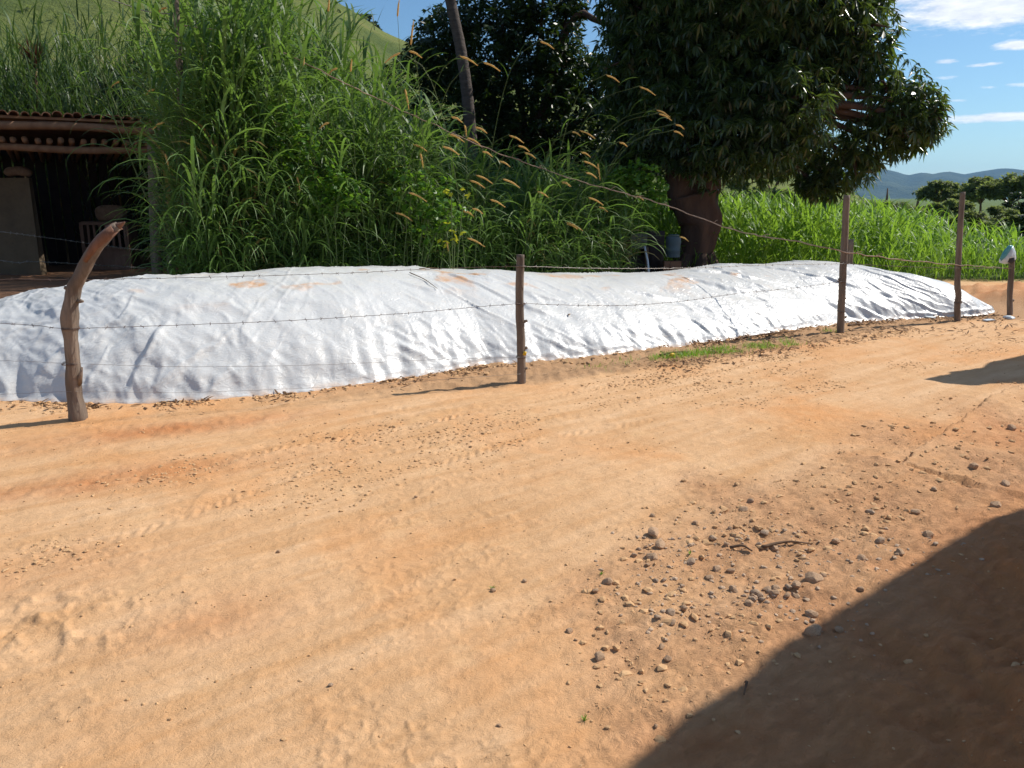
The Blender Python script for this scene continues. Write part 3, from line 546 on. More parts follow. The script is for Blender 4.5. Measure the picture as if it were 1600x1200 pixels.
def grass_mass(spots, name, mt, label, leaf=(.6, 1.15), wid=(.024, .052), per=.145, K=6, stem_r=.0055, low=.12, droop=(1.9, 3.0), lean=None, dead=.42, stems=True, cat='grass'):
    """spots: (x, y, z, height)"""
    mb = MB(); sm = MB(); B = []; AZ = []; LN = []; WD = []; A0 = []; A1 = []; TI = []; SV = []
    for (x, y, z, h) in spots:
        az_ = RS.uniform(0, 2 * np.pi) if lean is None or RS.rand() > .65 else lean + RS.normal() * .5
        C = stalk_curve((x, y, z), az_, h * 1.07, RS.uniform(0, .10), RS.uniform(.15, .75) ** 1.2, 10)
        tn = RS.uniform(0, .95)
        if stems: sm.tube(C, np.linspace(stem_r, stem_r * .35, 10), 3, tint=.5)
        n = max(4, int(h / per)); fr = np.linspace(low, 1.0, n) + RS.uniform(-.02, .02, n)
        for k, f in enumerate(fr):
            f = min(max(f, 0), 1); p = np.array([np.interp(f, np.linspace(0, 1, 10), C[:, q]) for q in range(3)])
            B.append(p); AZ.append(az_ + (k % 2) * np.pi + RS.normal() * .7); top = f > .8
            LN.append(RS.uniform(*leaf) * (1 if not top else .8)); WD.append(RS.uniform(*wid)); A0.append(RS.uniform(.15, .6)); A1.append(RS.uniform(*droop) * (.75 if top else 1))
            TI.append(.99 if (f < .5 and RS.rand() < dead) else np.clip(tn * .6 + RS.uniform(0, .45) , 0, .95))
    blades(np.array(B), np.array(AZ), np.array(LN), np.array(WD), np.array(A0), np.array(A1), K, np.array(TI), RS.uniform(-.9, .9, len(B)), mb)
    o = mb.build(name, mt); tag(o, label, cat, kind='stuff')
    if stems: s2 = sm.build('stems', M['stem'], o); s2['kind'] = 'stuff'
    return o, len(B)
def leafy(mb, centers, sizes, ll, lw, per, tint=(0, 1), droop=.5, hang=0.0):
    """rosettes of folded lanceolate leaves round each centre"""
    C = np.repeat(np.asarray(centers), per, 0); N = len(C); az_ = RS.uniform(0, 2 * np.pi, N); el_ = RS.uniform(-.9, .7, N) - hang
    d = np.stack([np.cos(az_) * np.cos(el_), np.sin(az_) * np.cos(el_), np.sin(el_)], -1); L = ll * RS.uniform(.7, 1.15, N) * np.repeat(sizes, per)
    side = np.cross(d, [0, 0, 1.]) + 1e-6; side /= np.linalg.norm(side, axis=1)[:, None]; rr = RS.uniform(-1.0, 1.0, N)
    up = np.cross(side, d); sv = side * np.cos(rr)[:, None] + up * np.sin(rr)[:, None]; W_ = lw * RS.uniform(.7, 1.1, N)
    p0 = C + d * (L * .08)[:, None]; p1 = C + d * (L * .5)[:, None] ; p2 = C + d * L[:, None] - np.array([0, 0, 1]) * (L * droop)[:, None]
    a = p1 - sv * W_[:, None] * .5 - np.array([0, 0, .1]) * L[:, None]; b_ = p1 + sv * W_[:, None] * .5 - np.array([0, 0, .1]) * L[:, None]
    V = np.stack([p0, a, p2, b_], 1).reshape(-1, 3); q = np.arange(N)[:, None] * 4
    T = np.vstack([np.hstack([q, q + 1, q + 2]), np.hstack([q, q + 2, q + 3])])
    mb.add(V, T=T, c=np.repeat(np.clip(RS.uniform(tint[0], tint[1], N) * .6 + np.repeat(RS.uniform(tint[0], tint[1], len(centers)), per) * .4, 0, 1), 4)); return mb
def shell(c, r, n, inner=.72, sq=(1, 1, 1)):
    d = RS.normal(size=(n, 3)); d /= np.linalg.norm(d, axis=1)[:, None]; rr = r * (inner + (1.06 - inner) * RS.rand(n) ** .6)
    lumps = 1 + .16 * pn(d[:, 0] * 2.5 + c[0], d[:, 2] * 2.5 + d[:, 1] * 2 + c[2], 77); return np.array(c) + d * (rr * lumps)[:, None] * np.array(sq)

# ------------------------------------------------------------------ mango tree
YM = 16.0
mg = thing('mango_tree', (at(1085, 420, YM)[0], YM, 0), 'huge dark mango tree with thick trunk and dense hanging leaves', 'tree')
trk = [(1085, 443, 34), (1085, 430, 27), (1085, 415, 23), (1087, 395, 24), (1091, 372, 27), (1095, 347, 34), (1088, 325, 35), (1083, 302, 36)]
P = np.array([at(x, y, YM) for x, y, _ in trk]); P[0, 2] = -.15; rr_ = np.array([q[2] for q in trk]) * YM / FPX
b = MB(); pp = spline(P, 40); b.tube(pp, np.interp(np.linspace(0, 1, 40), np.linspace(0, 1, len(rr_)), rr_), 26, .22, 5, freq=1.3)
for k in range(7):
    a = k / 7 * 6.28 + .3; c0 = np.array([P[1, 0], YM, 0]); d = np.array([math.cos(a), math.sin(a), 0]); b.tube([c0 + d * .25 + [0, 0, .55], c0 + d * .5 + [0, 0, .16], c0 + d * 1.0 + [0, 0, -.06]], [.16, .14, .05], 8, .2, k)
trunk = b.build('trunk', M['bark'], mg)
BL = [(1150, 120, 130, 0), (1080, 60, 120, .5), (1180, 20, 140, 0), (1245, 110, 88, .3), (1010, 165, 70, .3), (990, 235, 42, .6), (1005, 90, 72, .4), (1120, 200, 78, -.8), (1195, 215, 66, -.6), (1055, 195, 62, -.6), (1255, 40, 90, 0), (1300, 10, 72, 0), (1335, -10, 52, 0), (1150, -110, 200, .5), (1060, -80, 100, 1), (1310, -80, 90, 0),
      (1350, 88, 40, -.8), (1345, 45, 46, -.8), (1300, 100, 42, -.6), (1388, 140, 42, -1), (1432, 160, 34, -1.2), (1450, 185, 28, -1.3), (1405, 195, 40, -1), (1362, 215, 42, -.8), (1330, 245, 44, -.6), (1290, 272, 38, -.4), (1275, 292, 24, -.4), (1262, 235, 34, 0), (1420, 212, 26, -.8),
      (1000, 30, 62, .8), (1015, -40, 90, 1), (960, 250, 36, 1.2), (1040, 235, 40, .2), (1150, 60, 110, 2.5), (1100, 150, 100, 2.5), (1230, 170, 70, -1.2)]
Rb = {'rel': [(at(x, y, YM + dy), rp * YM / FPX) for x, y, rp, dy in BL]}
b = MB(); forks = [at(1060, 205, YM), at(1115, 190, YM - .3), at(1090, 120, YM + .3)]
top = at(1083, 308, YM)
for f, q_, r_ in ((forks[0], (1058, 262), .27), (forks[1], (1106, 262), .30), (forks[2], (1084, 240), .2)):
    m_ = at(*q_, YM); b.tube(spline([top + (m_ - top) * [.35, 0, -.25], m_, f], 14), np.linspace(r_ + .08, r_ * .6, 14), 14, .22, 5)
for k, (c, rad) in enumerate(Rb['rel']):
    f = forks[int(np.argmin([np.linalg.norm(c - q) for q in forks]))]; mid = (f + c) / 2 + [0, 0, .3]
    b.tube(spline([f, mid, c], 10), np.linspace(.13, .035, 10), 7, .2, k)
    for q in range(4):
        e = c + RS.normal(size=3) * rad * .45; b.tube([c, (c + e) / 2 + [0, 0, .06], e], [.035, .025, .01], 5)
b.build('limbs', M['bark'], trunk)
mb = MB()
for k, (c, rad) in enumerate(Rb['rel']):
    dens = 135 if BL[k][2] > 60 else 150; n = int(dens * (1 if k < 16 or k > 32 else .62) * rad ** 2 * 1.9) + 20
    C = shell(c, rad, n, .7, (1, 1, .95)); g_ = C[:, 2] > 1.75; C = C[g_]
    leafy(mb, C, RS.uniform(.7, 1.2, len(C)), .20, .046, 10, droop=.35, hang=.3)
    inner = shell(c, rad * .75, int(n * .3), .3); leafy(mb, inner, np.ones(len(inner)), .30, .09, 7, (0, .4), .3, .3)
crown = mb.build('crown', M['mango'], mg); crown['kind'] = 'stuff'
# single leaves that stand out at the sunlit right edge
lm = mesh_np('leaf', [[0, 0, 0], [.09, -.022, .008], [.2, 0, -.03], [.09, .022, .008], [.09, 0, -.004]], [[[0, 1, 4], [1, 2, 4], [2, 3, 4], [3, 0, 4]]], True, [.8] * 5); lm.materials.append(M['mango'])
for k in range(180):
    c, rad = Rb['rel'][[16, 17, 19, 20, 21, 22, 24, 25, 12, 11][k % 10]]; d = Vector((RS.uniform(.1, 1), -RS.uniform(.2, 1), RS.uniform(-.7, 1))).normalized(); p = np.array(c) + np.array(d) * rad * 1.04
    o = bpy.data.objects.new('leaf', lm); COL.objects.link(o); o.parent = mg; o.location = tuple(p - wloc(mg)); o.rotation_euler = (RS.uniform(-.8, .8), RS.uniform(.1, 1.1), RS.uniform(0, 6.28)); o.scale = (RS.uniform(.8, 1.25),) * 3

hv = HV['hill'][8:29].reshape(-1, 3); vx = pxof_ = 800 + FPX * hv[:, 0] / (hv[:, 1] * CP - (hv[:, 2] - CAM_H) * SP); hv = hv[(vx > -300) & (vx < 1450)]; hv = hv[pn(hv[:, 0] * .05, hv[:, 2] * .12, 371) > -.1]
hv = hv[RS.choice(len(hv), min(len(hv), 620), False)] + RS.normal(size=(min(len(hv), 620), 3)) * [.8, .8, .1]; mb = MB(); leafy(mb, np.repeat(hv, 3, 0) + RS.normal(size=(len(hv) * 3, 3)) * [.45, .45, .22], RS.uniform(.5, 1.3, len(hv) * 3), .75, .32, 9, (0, .8), .1)
tag(mb.build('hill_scrub', M['fartree']), 'low scrub and weeds speckled over the grassy hillside', 'scrub', kind='stuff')
# dark tree behind and the palm beside it
YD = 21.5
dt = thing('dark_broadleaf_tree', (at(820, 400, YD)[0], YD, gz1(at(820, 400, YD)[0], YD)), 'dark broadleaf tree filling the gap between palm trunk and mango tree', 'tree')
b = MB(); p0 = wloc(dt); p1 = at(830, 250, YD); b.tube(spline([p0 - [0, 0, .2], p0 + [.1, 0, 1.2], p1], 14), np.linspace(.32, .2, 14), 12, .2, 2)
DB = [(700, 88, 58, 0), (655, 120, 46, .4), (760, 90, 80, 0), (850, 70, 74, 0), (885, 95, 50, .2), (700, 60, 46, .4), (830, 160, 95, .3), (740, 190, 85, -.3), (900, 190, 70, 0), (930, 130, 46, .3), (800, 280, 85, .3), (900, 280, 66, .3), (640, 215, 55, .4), (700, 280, 78, .2), (965, 210, 50, .8), (850, -20, 58, 0), (610, 170, 40, 1), (760, 350, 70, .6), (860, 350, 60, .6), (985, 150, 45, 1), (780, 20, 60, 0), (890, 10, 26, 0), (940, 330, 45, 1), (590, 250, 60, 1), (520, 220, 62, 2), (450, 210, 62, 2.5), (560, 165, 42, 1.5), (380, 210, 62, 2.5), (320, 200, 60, 2.5), (430, 300, 80, 1), (560, 320, 80, .6)]
mb = MB(); lb = MB()
lb.tube(spline([p1, at(880, 60, YD - .3), at(912, 20, YD - .6), at(930, 32, YD - .8), at(962, 42, YD - 1)], 16), np.linspace(.16, .06, 16), 8, .15, 4)
for k, (x, y, rp, dy) in enumerate(DB):
    c = at(x, y, YD + dy); rad = rp * YD / FPX; n = int(120 * rad ** 2 * 1.9) + 20; C = shell(c, rad, n, .45)
    pr = C - np.array([0, 0, CAM_H]); vx = 800 + FPX * pr[:, 0] / (pr[:, 1] * CP - pr[:, 2] * SP); vy = 600 - FPX * (pr[:, 2] * CP + pr[:, 1] * SP) / (pr[:, 1] * CP - pr[:, 2] * SP)
    C = C[((vx - 932) / 24) ** 2 + ((vy - 42) / 40) ** 2 > 1]
    leafy(mb, C, np.ones(len(C)), .20, .075, 9, droop=.2); lb.tube(spline([p1, (p1 + c) / 2 + [0, 0, .2], c], 8), np.linspace(.1, .03, 8), 6)
t_ = b.build('trunk', M['bark'], dt); lb.build('limbs', M['bark'], t_); mb.build('crown', M['darktree'], dt)['kind'] = 'stuff'

def palm(px_path, Y, radii, label, spread, nf=20, seed=0, fl=2.6):
    P = spline([at(x, y, Y) for x, y in px_path], 60); root = thing('palm_tree', P[0], label, 'palm tree', None)
    L = np.linspace(0, 1, 60); r_ = np.interp(L, np.linspace(0, 1, len(radii)), radii) * (1 + .05 * (np.arange(60) % 2)); b = MB(); b.tube(P, r_, 12, .06, seed); b.build('trunk', M['palmbark'], root)
    topp = P[-1]; R2 = np.random.RandomState(40 + seed)
    for k in range(nf):
        a = k / nf * 6.28 * 2.62 + seed; a0 = R2.uniform(.2, 1.35); fb = MB(); C = stalk_curve(topp, a, fl * R2.uniform(.9, 1.15), a0, R2.uniform(.9, 1.5), 16)
        fb.tube(C, np.linspace(.03, .008, 16), 5); B = []; AZ = []; LN = []
        for s in np.linspace(.12, .99, 34):
            p = np.array([np.interp(s, np.linspace(0, 1, 16), C[:, q]) for q in range(3)])
            for sd in (-1, 1): B.append(p); AZ.append(a + sd * 1.15); LN.append(.62 * math.sin(math.pi * (s * .8 + .12)) + .1)
        n = len(B); blades(np.array(B), np.array(AZ), np.array(LN), np.full(n, .035), np.full(n, 1.5), np.full(n, 2.7) + R2.uniform(-.2, .2, n), 4, R2.uniform(.2, .9, n), None, fb); fb.build('frond', M['darktree'], root)
palm([(752, 452), (740, 300), (733, 180), (722, 90), (702, -10), (684, -130)], 19.5, [.19, .165, .145, .13, .12, .10], 'slender leaning palm trunk rising past the top of the dark tree', 1, 18, 1)
palm([(975, 450), (978, 200), (976, 50), (972, -85)], 24.5, [.2, .18, .17, .15], 'palm behind the mango tree with drooping fronds in the sky gap', 1, 22, 2, 2.9)

for (nm_, lab_, cx0, BB, Yb_) in [('dark_shrub', 'dark leafy shrub mass rising directly behind the shed roof', 60, [(0, 165, 48), (60, 150, 46), (-60, 150, 60), (120, 160, 44), (60, 200, 50)], 25.), ('dark_shrub', 'dark shrub behind the shed roof next to the tall pole', 220, [(180, 150, 44), (240, 135, 48), (285, 150, 50), (230, 200, 60)], 24.5)]:
    q0 = at(cx0, 300, Yb_); rt = thing(nm_, (q0[0], Yb_, gz1(q0[0], Yb_)), lab_, 'shrub'); mb = MB(); b = MB()
    for (x, y, rp) in BB:
        c = at(x, y, Yb_); rad = rp * Yb_ / FPX; n = int(70 * rad ** 2) + 20; C = shell(c, rad, n, .5); leafy(mb, C, np.ones(n), .26, .08, 9, (0, .8), .3); b.tube(spline([wloc(rt), (wloc(rt) + c) / 2, c], 8), .06, 6)
    b.build('stems', M['bark'], rt); mb.build('foliage', M['darktree'], rt)['kind'] = 'stuff'
# ------------------------------------------------------------------ tall grass wall
def front_off(s, off): p = np.array([np.interp(s, dF, FRONT[:, 0]), np.interp(s, dF, FRONT[:, 1])]); return p + NB * off
def pxof(x, y, z): t_ = y * CP - (z - CAM_H) * SP; return 800 + FPX * x / t_
spots = []
n = 0
while n < 1300:
    s = RS.uniform(2.6, 12.2); off = 3.7 + RS.uniform(0, 1) ** 1.4 * 4.6 + (.9 if s > 11 else 0); p = front_off(s, off); px = pxof(p[0], p[1], 0)
    if px < 290 or px > 962: continue
    hmax = np.interp(px, [230, 330, 480, 540, 600, 690, 740, 1000], [4.0, 4.4, 4.2, 3.6, 3.2, 2.4, 2.1, 1.7]); hh = hmax * RS.uniform(.45, 1.0)
    dens = np.interp(px, [230, 420, 520, 600, 680, 1010], [1, 1, .62, .75, .95, .8])
    if RS.rand() > dens: continue
    cl = pn(p[0] * 1.3, p[1] * 1.3, 301)
    if cl < .02: continue
    spots.append((p[0], p[1], gz1(p[0], p[1]), hh * (1 + .12 * cl))); n += 1
o, nl = grass_mass(spots, 'elephant_grass', M['grass'], 'dense wall of tall drooping elephant grass behind the white mound', lean=-.5)
spots = []
for k in range(950):      # behind the shed, on rising ground
    x = RS.uniform(-17, -4.5); y = RS.uniform(21.2, 26); z = gz1(x, y); spots.append((x, y, z - .1, RS.uniform(3.3, 6.0) * (1 - .09 * (y - 21.2))))
for k in range(620):
    y = RS.uniform(15, 21); x = (RS.uniform(275, 700) - 800) / 1243 * y; px = pxof(x, y, 0); spots.append((x, y, gz1(x, y), RS.uniform(.7, 1) * np.interp(px, [275, 450, 560, 700], [4.7, 4.2, 3.2, 2.4])))
for k in range(200): spots.append((RS.uniform(-16, -7), RS.uniform(20.9, 22.5), 0.1, RS.uniform(2.2, 3.2)))
grass_mass(spots, 'reed_thicket', M['thicket'], 'dark reedy thicket rising behind the shed roof', leaf=(.7, 1.2), wid=(.025, .045), per=.24, K=5, droop=(1.0, 2.2), low=.05)
TUS = [(308, 1.4), (326, 2.1), (352, 2.0), (385, 1.5), (446, 1.75), (468, 1.2), (505, 2.1), (545, 1.4), (585, 1.9), (622, 1.3), (650, 1.7), (688, 1.3), (725, 1.5), (762, 1.25), (800, 1.5), (838, 1.2), (872, 1.45), (905, 1.2), (940, 1.35), (425, 2.9), (385, 3.4), (350, 3.4), (480, 3.2), (530, 2.7), (610, 2.5)]
for (px, h) in TUS:
    s0 = 2.0
    while True:
        p = front_off(s0, 3.55 + (.35 if h > 2.4 else 0)); 
        if pxof(p[0], p[1], 0) >= px: break
        s0 += .03
    g0_ = gz1(p[0], p[1]); rt = thing('grass_tussock', (p[0], p[1], g0_), 'fountain-shaped tussock of long drooping grass just behind the white mound', 'grass tussock', 'tussocks along the back of the mound')
    sm = MB(); B = []; AZ = []; LN = []; A0 = []; A1 = []
    for q in range(int(10 + h * 5)):
        a_ = RS.uniform(0, 6.28); hh = h * RS.uniform(.55, 1.05); C = stalk_curve((p[0] + RS.normal() * .12, p[1] + RS.normal() * .12, g0_), a_, hh, RS.uniform(0, .15), RS.uniform(.1, .8), 8); sm.tube(C, np.linspace(.006, .0025, 8), 4)
        for f in np.linspace(.25, 1, int(5 + hh * 3)):
            B.append([np.interp(f, np.linspace(0, 1, 8), C[:, z]) for z in range(3)]); AZ.append(a_ + RS.normal() * 1.3); LN.append(RS.uniform(.65, 1.25)); A0.append(RS.uniform(.1, .7)); A1.append(RS.uniform(2.4, 3.1))
    n = len(B); B = np.array(B); LN = np.minimum(np.array(LN), .55 + B[:, 2] * .8); blades(B, np.array(AZ), LN, RS.uniform(.020, .040, n), np.array(A0), np.array(A1), 8, RS.uniform(.35, .96, n), RS.uniform(-1, 1, n)).build('leaves', M['grass'], rt)['kind'] = 'stuff'
    sm.build('stems', M['stem'], rt)['kind'] = 'stuff'
# sunlit field of fodder grass on the far side
spots = []
for k in range(5200):
    y = 16.0 + RS.rand() ** 1.5 * 17; x = RS.uniform(-1.0, .66 * y + 4)
    yb = 15.9 + .18 * max(0, x - 5) - (.3 if x > 12 else 0)
    if y < yb: continue
    px = pxof(x, y, 0)
    if y - yb > np.interp(px, [1130, 1400, 1480, 1600], [16, 10, 3.6, 2.6]): continue
    h = np.interp(px, [1000, 1130, 1300, 1430, 1500, 1600, 1900], [1.5, 1.45, 1.32, 1.08, .82, .64, .55]) * RS.uniform(.7, 1.08) * (1 + .13 * pn(x * .7, y * .7, 311)) * (1 if y < 20 else .97)
    spots.append((x, y, gz1(x, y) - .03, max(.4, h - np.interp(y - yb, [0, .8], [.45, 0]))))
grass_mass(spots, 'fodder_grass_field', M['field'], 'bright green sunlit field of waist high fodder grass beyond the mound', leaf=(.5, .9), wid=(.028, .050), per=.16, K=5, droop=(1.2, 2.7), low=.1, lean=-.3, dead=.12, stems=False)
# knee-high edge grass beside the bare soil
spots = [(x, 15.75 + .18 * max(0, x - 5) + RS.uniform(-.25, .5), 0, RS.uniform(.25, .6)) for x in RS.uniform(3, 14, 500)]
grass_mass([(x, y, gz1(x, y) - .02, h) for x, y, z, h in spots], 'edge_grass', M['field'], 'short grass fringe where the field meets orange soil', leaf=(.25, .45), wid=(.012, .02), per=.07, K=4, droop=(.8, 2.0), low=.05, stems=False)

# arching stalks with orange seed heads, one thing each
HEADS = [(513, 18, 0), (474, 102, 0), (527, 107, -1), (548, 112, 0), (621, 26, 0), (625, 83, -1), (639, 80, 1), (642, 70, 0), (719, 88, 1), (756, 98, 1), (844, 65, 1), (633, 140, 0), (514, 192, -1), (464, 276, 0), (478, 268, 1), (449, 286, 0), (490, 298, 0), (706, 183, 1), (702, 210, 1), (730, 216, 1), (743, 199, 1), (726, 196, 0), (796, 212, 1), (810, 228, 1), (820, 239, 1), (754, 237, 1), (780, 252, 1), (646, 226, 1), (657, 240, 0), (692, 229, 1), (734, 282, 1), (744, 274, 1), (786, 280, 1), (840, 300, 1), (878, 284, 1), (766, 312, 1), (738, 326, 1), (724, 330, 1), (639, 301, 1), (618, 332, 1), (730, 372, 1), (698, 378, 0), (886, 348, 1), (894, 206, 1), (948, 118, 1), (1000, 136, 1), (1026, 172, 1), (1030, 178, 1), (1056, 195, 1), (1053, 205, 1), (906, 204, 1), (968, 223, 1), (908, 238, 1), (912, 252, 1), (934, 256, 0), (878, 285, 1), (916, 270, 1), (994, 307, 1), (920, 309, 1), (936, 324, 1), (886, 350, 1), (1062, 370, 1), (260, 12, -1), (186, 128, -1), (241, 140, -1), (256, 191, -1), (258, 240, 0), (349, 256, 0), (316, 96, 0)]
def zone_word(px, py):
    if px < 300: return 'arching grass stalk with orange seed head beside the shed roof'
    if px < 420: return 'grass stalk with orange seed head in the grass right of the shed'
    if py < 60 and px < 700: return 'grass stalk whose seed head stands against the blue gap of sky'
    if px < 600: return 'upright grass stalk with orange seed head in the thick grass wall'
    if px < 700 and py < 150: return 'tall grass stalk with seed head left of the palm trunk'
    if px < 800 and py < 160: return 'arching grass stalk with seed head crossing the palm trunk'
    if px < 700: return 'leaning grass stalk with orange seed head low in the grass wall'
    if px < 860 and py < 100: return 'tallest thin grass stalk nodding in front of the dark tree'
    if px < 860 and py < 262: return 'grass stalk with nodding seed head near the dry vine stem'
    if px < 860: return 'grass stalk with nodding seed head close above the white mound'
    if px > 1040 and py > 300: return 'grass stalk drooping its seed head in front of the mango trunk'
    if px > 940 and py < 215: return 'long grass stalk arching towards the mango tree crown'
    if py < 262: return 'grass stalk with seed head against the dark shade between the trees'
    return 'low grass stalk with seed head left of the mango trunk'
from collections import Counter
for k, (px, py, dr) in enumerate(HEADS):
    Y = np.interp(px, [180, 300, 700, 1060], [9.8, 10.0, 10.6, 12.6]) + RS.uniform(-.25, .5); tip_ = at(px, py, Y); h = tip_[2]
    back = {1: RS.uniform(.35, .62), -1: -RS.uniform(.3, .5), 0: RS.uniform(-.06, .1)}[dr] * max(.9, h * .55)
    if (px, py) == (844, 65): back = .9
    if px > 990: back = 1.5
    if px < 260: back = -1.6
    x0 = tip_[0] - back; ga = np.array([x0, Y + RS.uniform(.1, .7), 0]); ga[2] = gz1(ga[0], ga[1])
    m1 = ga + (tip_ - ga) * [.18, .2, 0] + [0, 0, h * .55]; m2 = ga + (tip_ - ga) * [.55, .6, 0] + [0, 0, h * .9 + .06]
    C = spline([ga, m1, m2, tip_ + [0, 0, .02]], 22); root = thing('grass_stalk', ga, zone_word(px, py), 'grass stalk', 'seed-bearing stalks in the elephant grass')
    b = MB(); b.tube(C, np.linspace(.008, .0025, 22), 5); b.build('stem', M['stem'], root)
    hd = MB(); dx = {1: .12, -1: -.10, 0: .02}[dr]; hl = RS.uniform(.13, .27); e = tip_ + np.array([dx * 1.0, 0, -.06 if dr else (.13 if py < 120 else -.12)]) * hl / .13
    HC = spline([tip_, (tip_ + e) / 2 + [0, 0, .018], e], 14); hd.tube(HC, np.interp(np.linspace(0, 1, 14), [0, .1, .6, 1], [.005, .0125, .011, .004]), 8, .25, k, tint=.6, freq=60)
    nb_ = 220; ii = RS.randint(0, 14, nb_); aa = RS.uniform(0, 6.28, nb_); blades(HC[ii], aa, np.full(nb_, .020), np.full(nb_, .0022), RS.uniform(.5, 1.8, nb_), RS.uniform(.8, 2, nb_), 1, .8, None, hd); hd.build('seed_head', M['seed'], root)
    for q in range(7):
        f = .3 + .6 * q / 6 + RS.uniform(-.03, .03); p = np.array([np.interp(f, np.linspace(0, 1, 22), C[:, z]) for z in range(3)]); lb = blades([p], np.array([q % 2 * np.pi + RS.normal() * .5]), np.array([RS.uniform(.35, .7) * (1.1 - f * .4)]), np.array([RS.uniform(.014, .024)]), np.array([RS.uniform(.3, .8)]), np.array([RS.uniform(1.6, 2.8)]), 7, RS.uniform(.3, .9), np.array([RS.uniform(-1, 1)])); lb.build('leaf', M['grass'], root)
# the long pale canes leaning over the shed
for (pts, lab) in [([(285, 400), (235, 290), (195, 200), (150, 90), (105, 5), (90, -30)], 'longest pale cane leaning left over the shed roof'), ([(300, 420), (240, 330), (205, 250), (170, 160), (148, 72)], 'second pale cane leaning over the shed with hanging leaves'), ([(330, 420), (300, 330), (262, 200), (215, 120), (165, 60)], 'cane bending left above the shed corner')]:
    C = spline([at(x, y, 9.9 - .02 * k) for k, (x, y) in enumerate(pts)], 30); C = np.vstack([[C[0, 0] + .1, C[0, 1], 0], C]); root = thing('grass_cane', C[0], lab, 'grass cane')
    b = MB(); b.tube(C, np.linspace(.012, .004, len(C)), 6); b.build('stem', M['stem'], root)
    for q in range(17):
        f = .3 + .68 * q / 16; p = np.array([np.interp(f, np.linspace(0, 1, len(C)), C[:, z]) for z in range(3)])
        blades([p], np.array([np.pi * (q % 2) + RS.normal() * .4]), np.array([RS.uniform(.5, .95)]), np.array([RS.uniform(.022, .034)]), np.array([RS.uniform(.5, 1.0)]), np.array([RS.uniform(2.4, 3.1)]), 9, RS.uniform(.5, .95), np.array([RS.uniform(-1, 1)])).build('leaf', M['grass'], root)
# tall pole standing in the grass
pl = thing('wooden_pole', (at(283, 400, 10.9)[0], 10.9, 0), 'tall grey pole standing in the grass right of the shed', 'pole')
b = MB(); b.tube(spline([at(288, 430, 10.9) * [1, 1, 0], at(286, 250, 10.9), at(280, 90, 10.9), at(274, 0, 10.9), at(270, -40, 10.9)], 30), np.linspace(.055, .04, 30), 9, .25, 3); b.build('shaft', M['wood'], pl)
wire([(150, -8, 10.6), (190, 5, 10.7), (230, 18, 10.8), (274, 22, 10.9)], .006, 'wire', pl, False, 'wire', seed=20)
# broad-leaved creepers in the grass
def creeper(cents, Y, n, ml, label, nm='creeper', s=.09, rp=45):
    mb = MB(); p0 = at(cents[0][0], cents[0][1], Y); root = thing(nm, (p0[0], Y, 0), label, 'climbing plant')
    for (x, y) in cents:
        C = shell(at(x, y, Y), rp * Y / FPX, n, .3, (1, .5, 1)); leafy(mb, C, np.ones(n), s, s * .95, 2, droop=.2)
    mb.build('leaves', M[ml], root)['kind'] = 'stuff'
    b = MB()
    for (x, y) in cents: b.tube(spline([(p0[0], Y, 0), (p0 + at(x, y, Y)) / 2 * [1, 1, .6], at(x, y, Y)], 12), .006, 5)
    b.build('stem', M['stem'], root)
creeper([(430, 200), (440, 245), (470, 225), (420, 270)], 10.2, 55, 'vine', 'broad-leaved green creeper climbing the middle of the grass wall')
creeper([(520, 285), (545, 300), (500, 310)], 10.1, 60, 'vine', 'round-leaved creeper low in the grass wall', rp=28)
creeper([(640, 285), (680, 300), (700, 330), (665, 340)], 10.6, 45, 'vine', 'bright leafy weed in front of the grass near the mound', rp=36)
creeper([(350, 60), (370, 90), (330, 85), (385, 40)], 10.6, 35, 'vine', 'leafy creeper high in the grass below the hill', rp=36)
creeper([(705, 300), (725, 302), (700, 378), (698, 362), (712, 358)], 10.2, 3, 'yellowleaf', 'few yellow leaves lit up in the lower grass', 'yellow_leaves', .08, 14)
creeper([(990, 275), (1010, 280), (965, 290), (1020, 300)], 13.2, 90, 'vine', 'light green shrub leaves glowing beside the mango trunk', 'shrub', .10, 26)
# red cordyline-like shrub behind the shed
rs_ = thing('red_leaved_plant', at(58, 190, 22.5), 'dim red-brown spiky plant poking out above the shed', 'plant'); B = np.array([at(56, 105, 22.5)] * 46)
blades(B + RS.uniform(-.08, .08, B.shape), RS.uniform(0, 6.28, 46), RS.uniform(.5, .95, 46), np.full(46, .06), RS.uniform(0, .8, 46), RS.uniform(.3, 1.6, 46), 6, RS.uniform(0, 1, 46)).build('leaves', M['redleaf'], rs_)
b = MB(); b.tube([at(58, 200, 22.5), at(56, 103, 22.5)], .04, 6); b.build('stem', M['twig'], rs_)

# ------------------------------------------------------------------ shed
A0 = np.array([at(-200, 300, 15.2)[0], 15.2]); B0 = np.array([at(262, 300, 17.8)[0], 17.8]); ev = B0 - A0; EL = np.linalg.norm(ev); ev /= EL; bv = np.array([-ev[1], ev[0]]); rz = math.atan2(ev[1], ev[0]); ZE = 3.34
SHL = lambda u, v, z: np.array([A0[0] + ev[0] * u + bv[0] * v, A0[1] + ev[1] * u + bv[1] * v, z])
shed = thing('open_shed', SHL(EL / 2, 2, 0), 'dark open-fronted shed with clay tile roof on rough posts', 'shed')
tm = MB(); th = np.linspace(0, np.pi, 8); prof = [(math.cos(a) * .085, math.sin(a) * .075) for a in th]; prof += [(x * .82, z * .82) for x, z in prof[::-1]]
def tile_verts(L, taper=.9): return np.array([[x * f, yy, z * f] for yy, f in ((0, 1), (L, taper)) for x, z in prof])
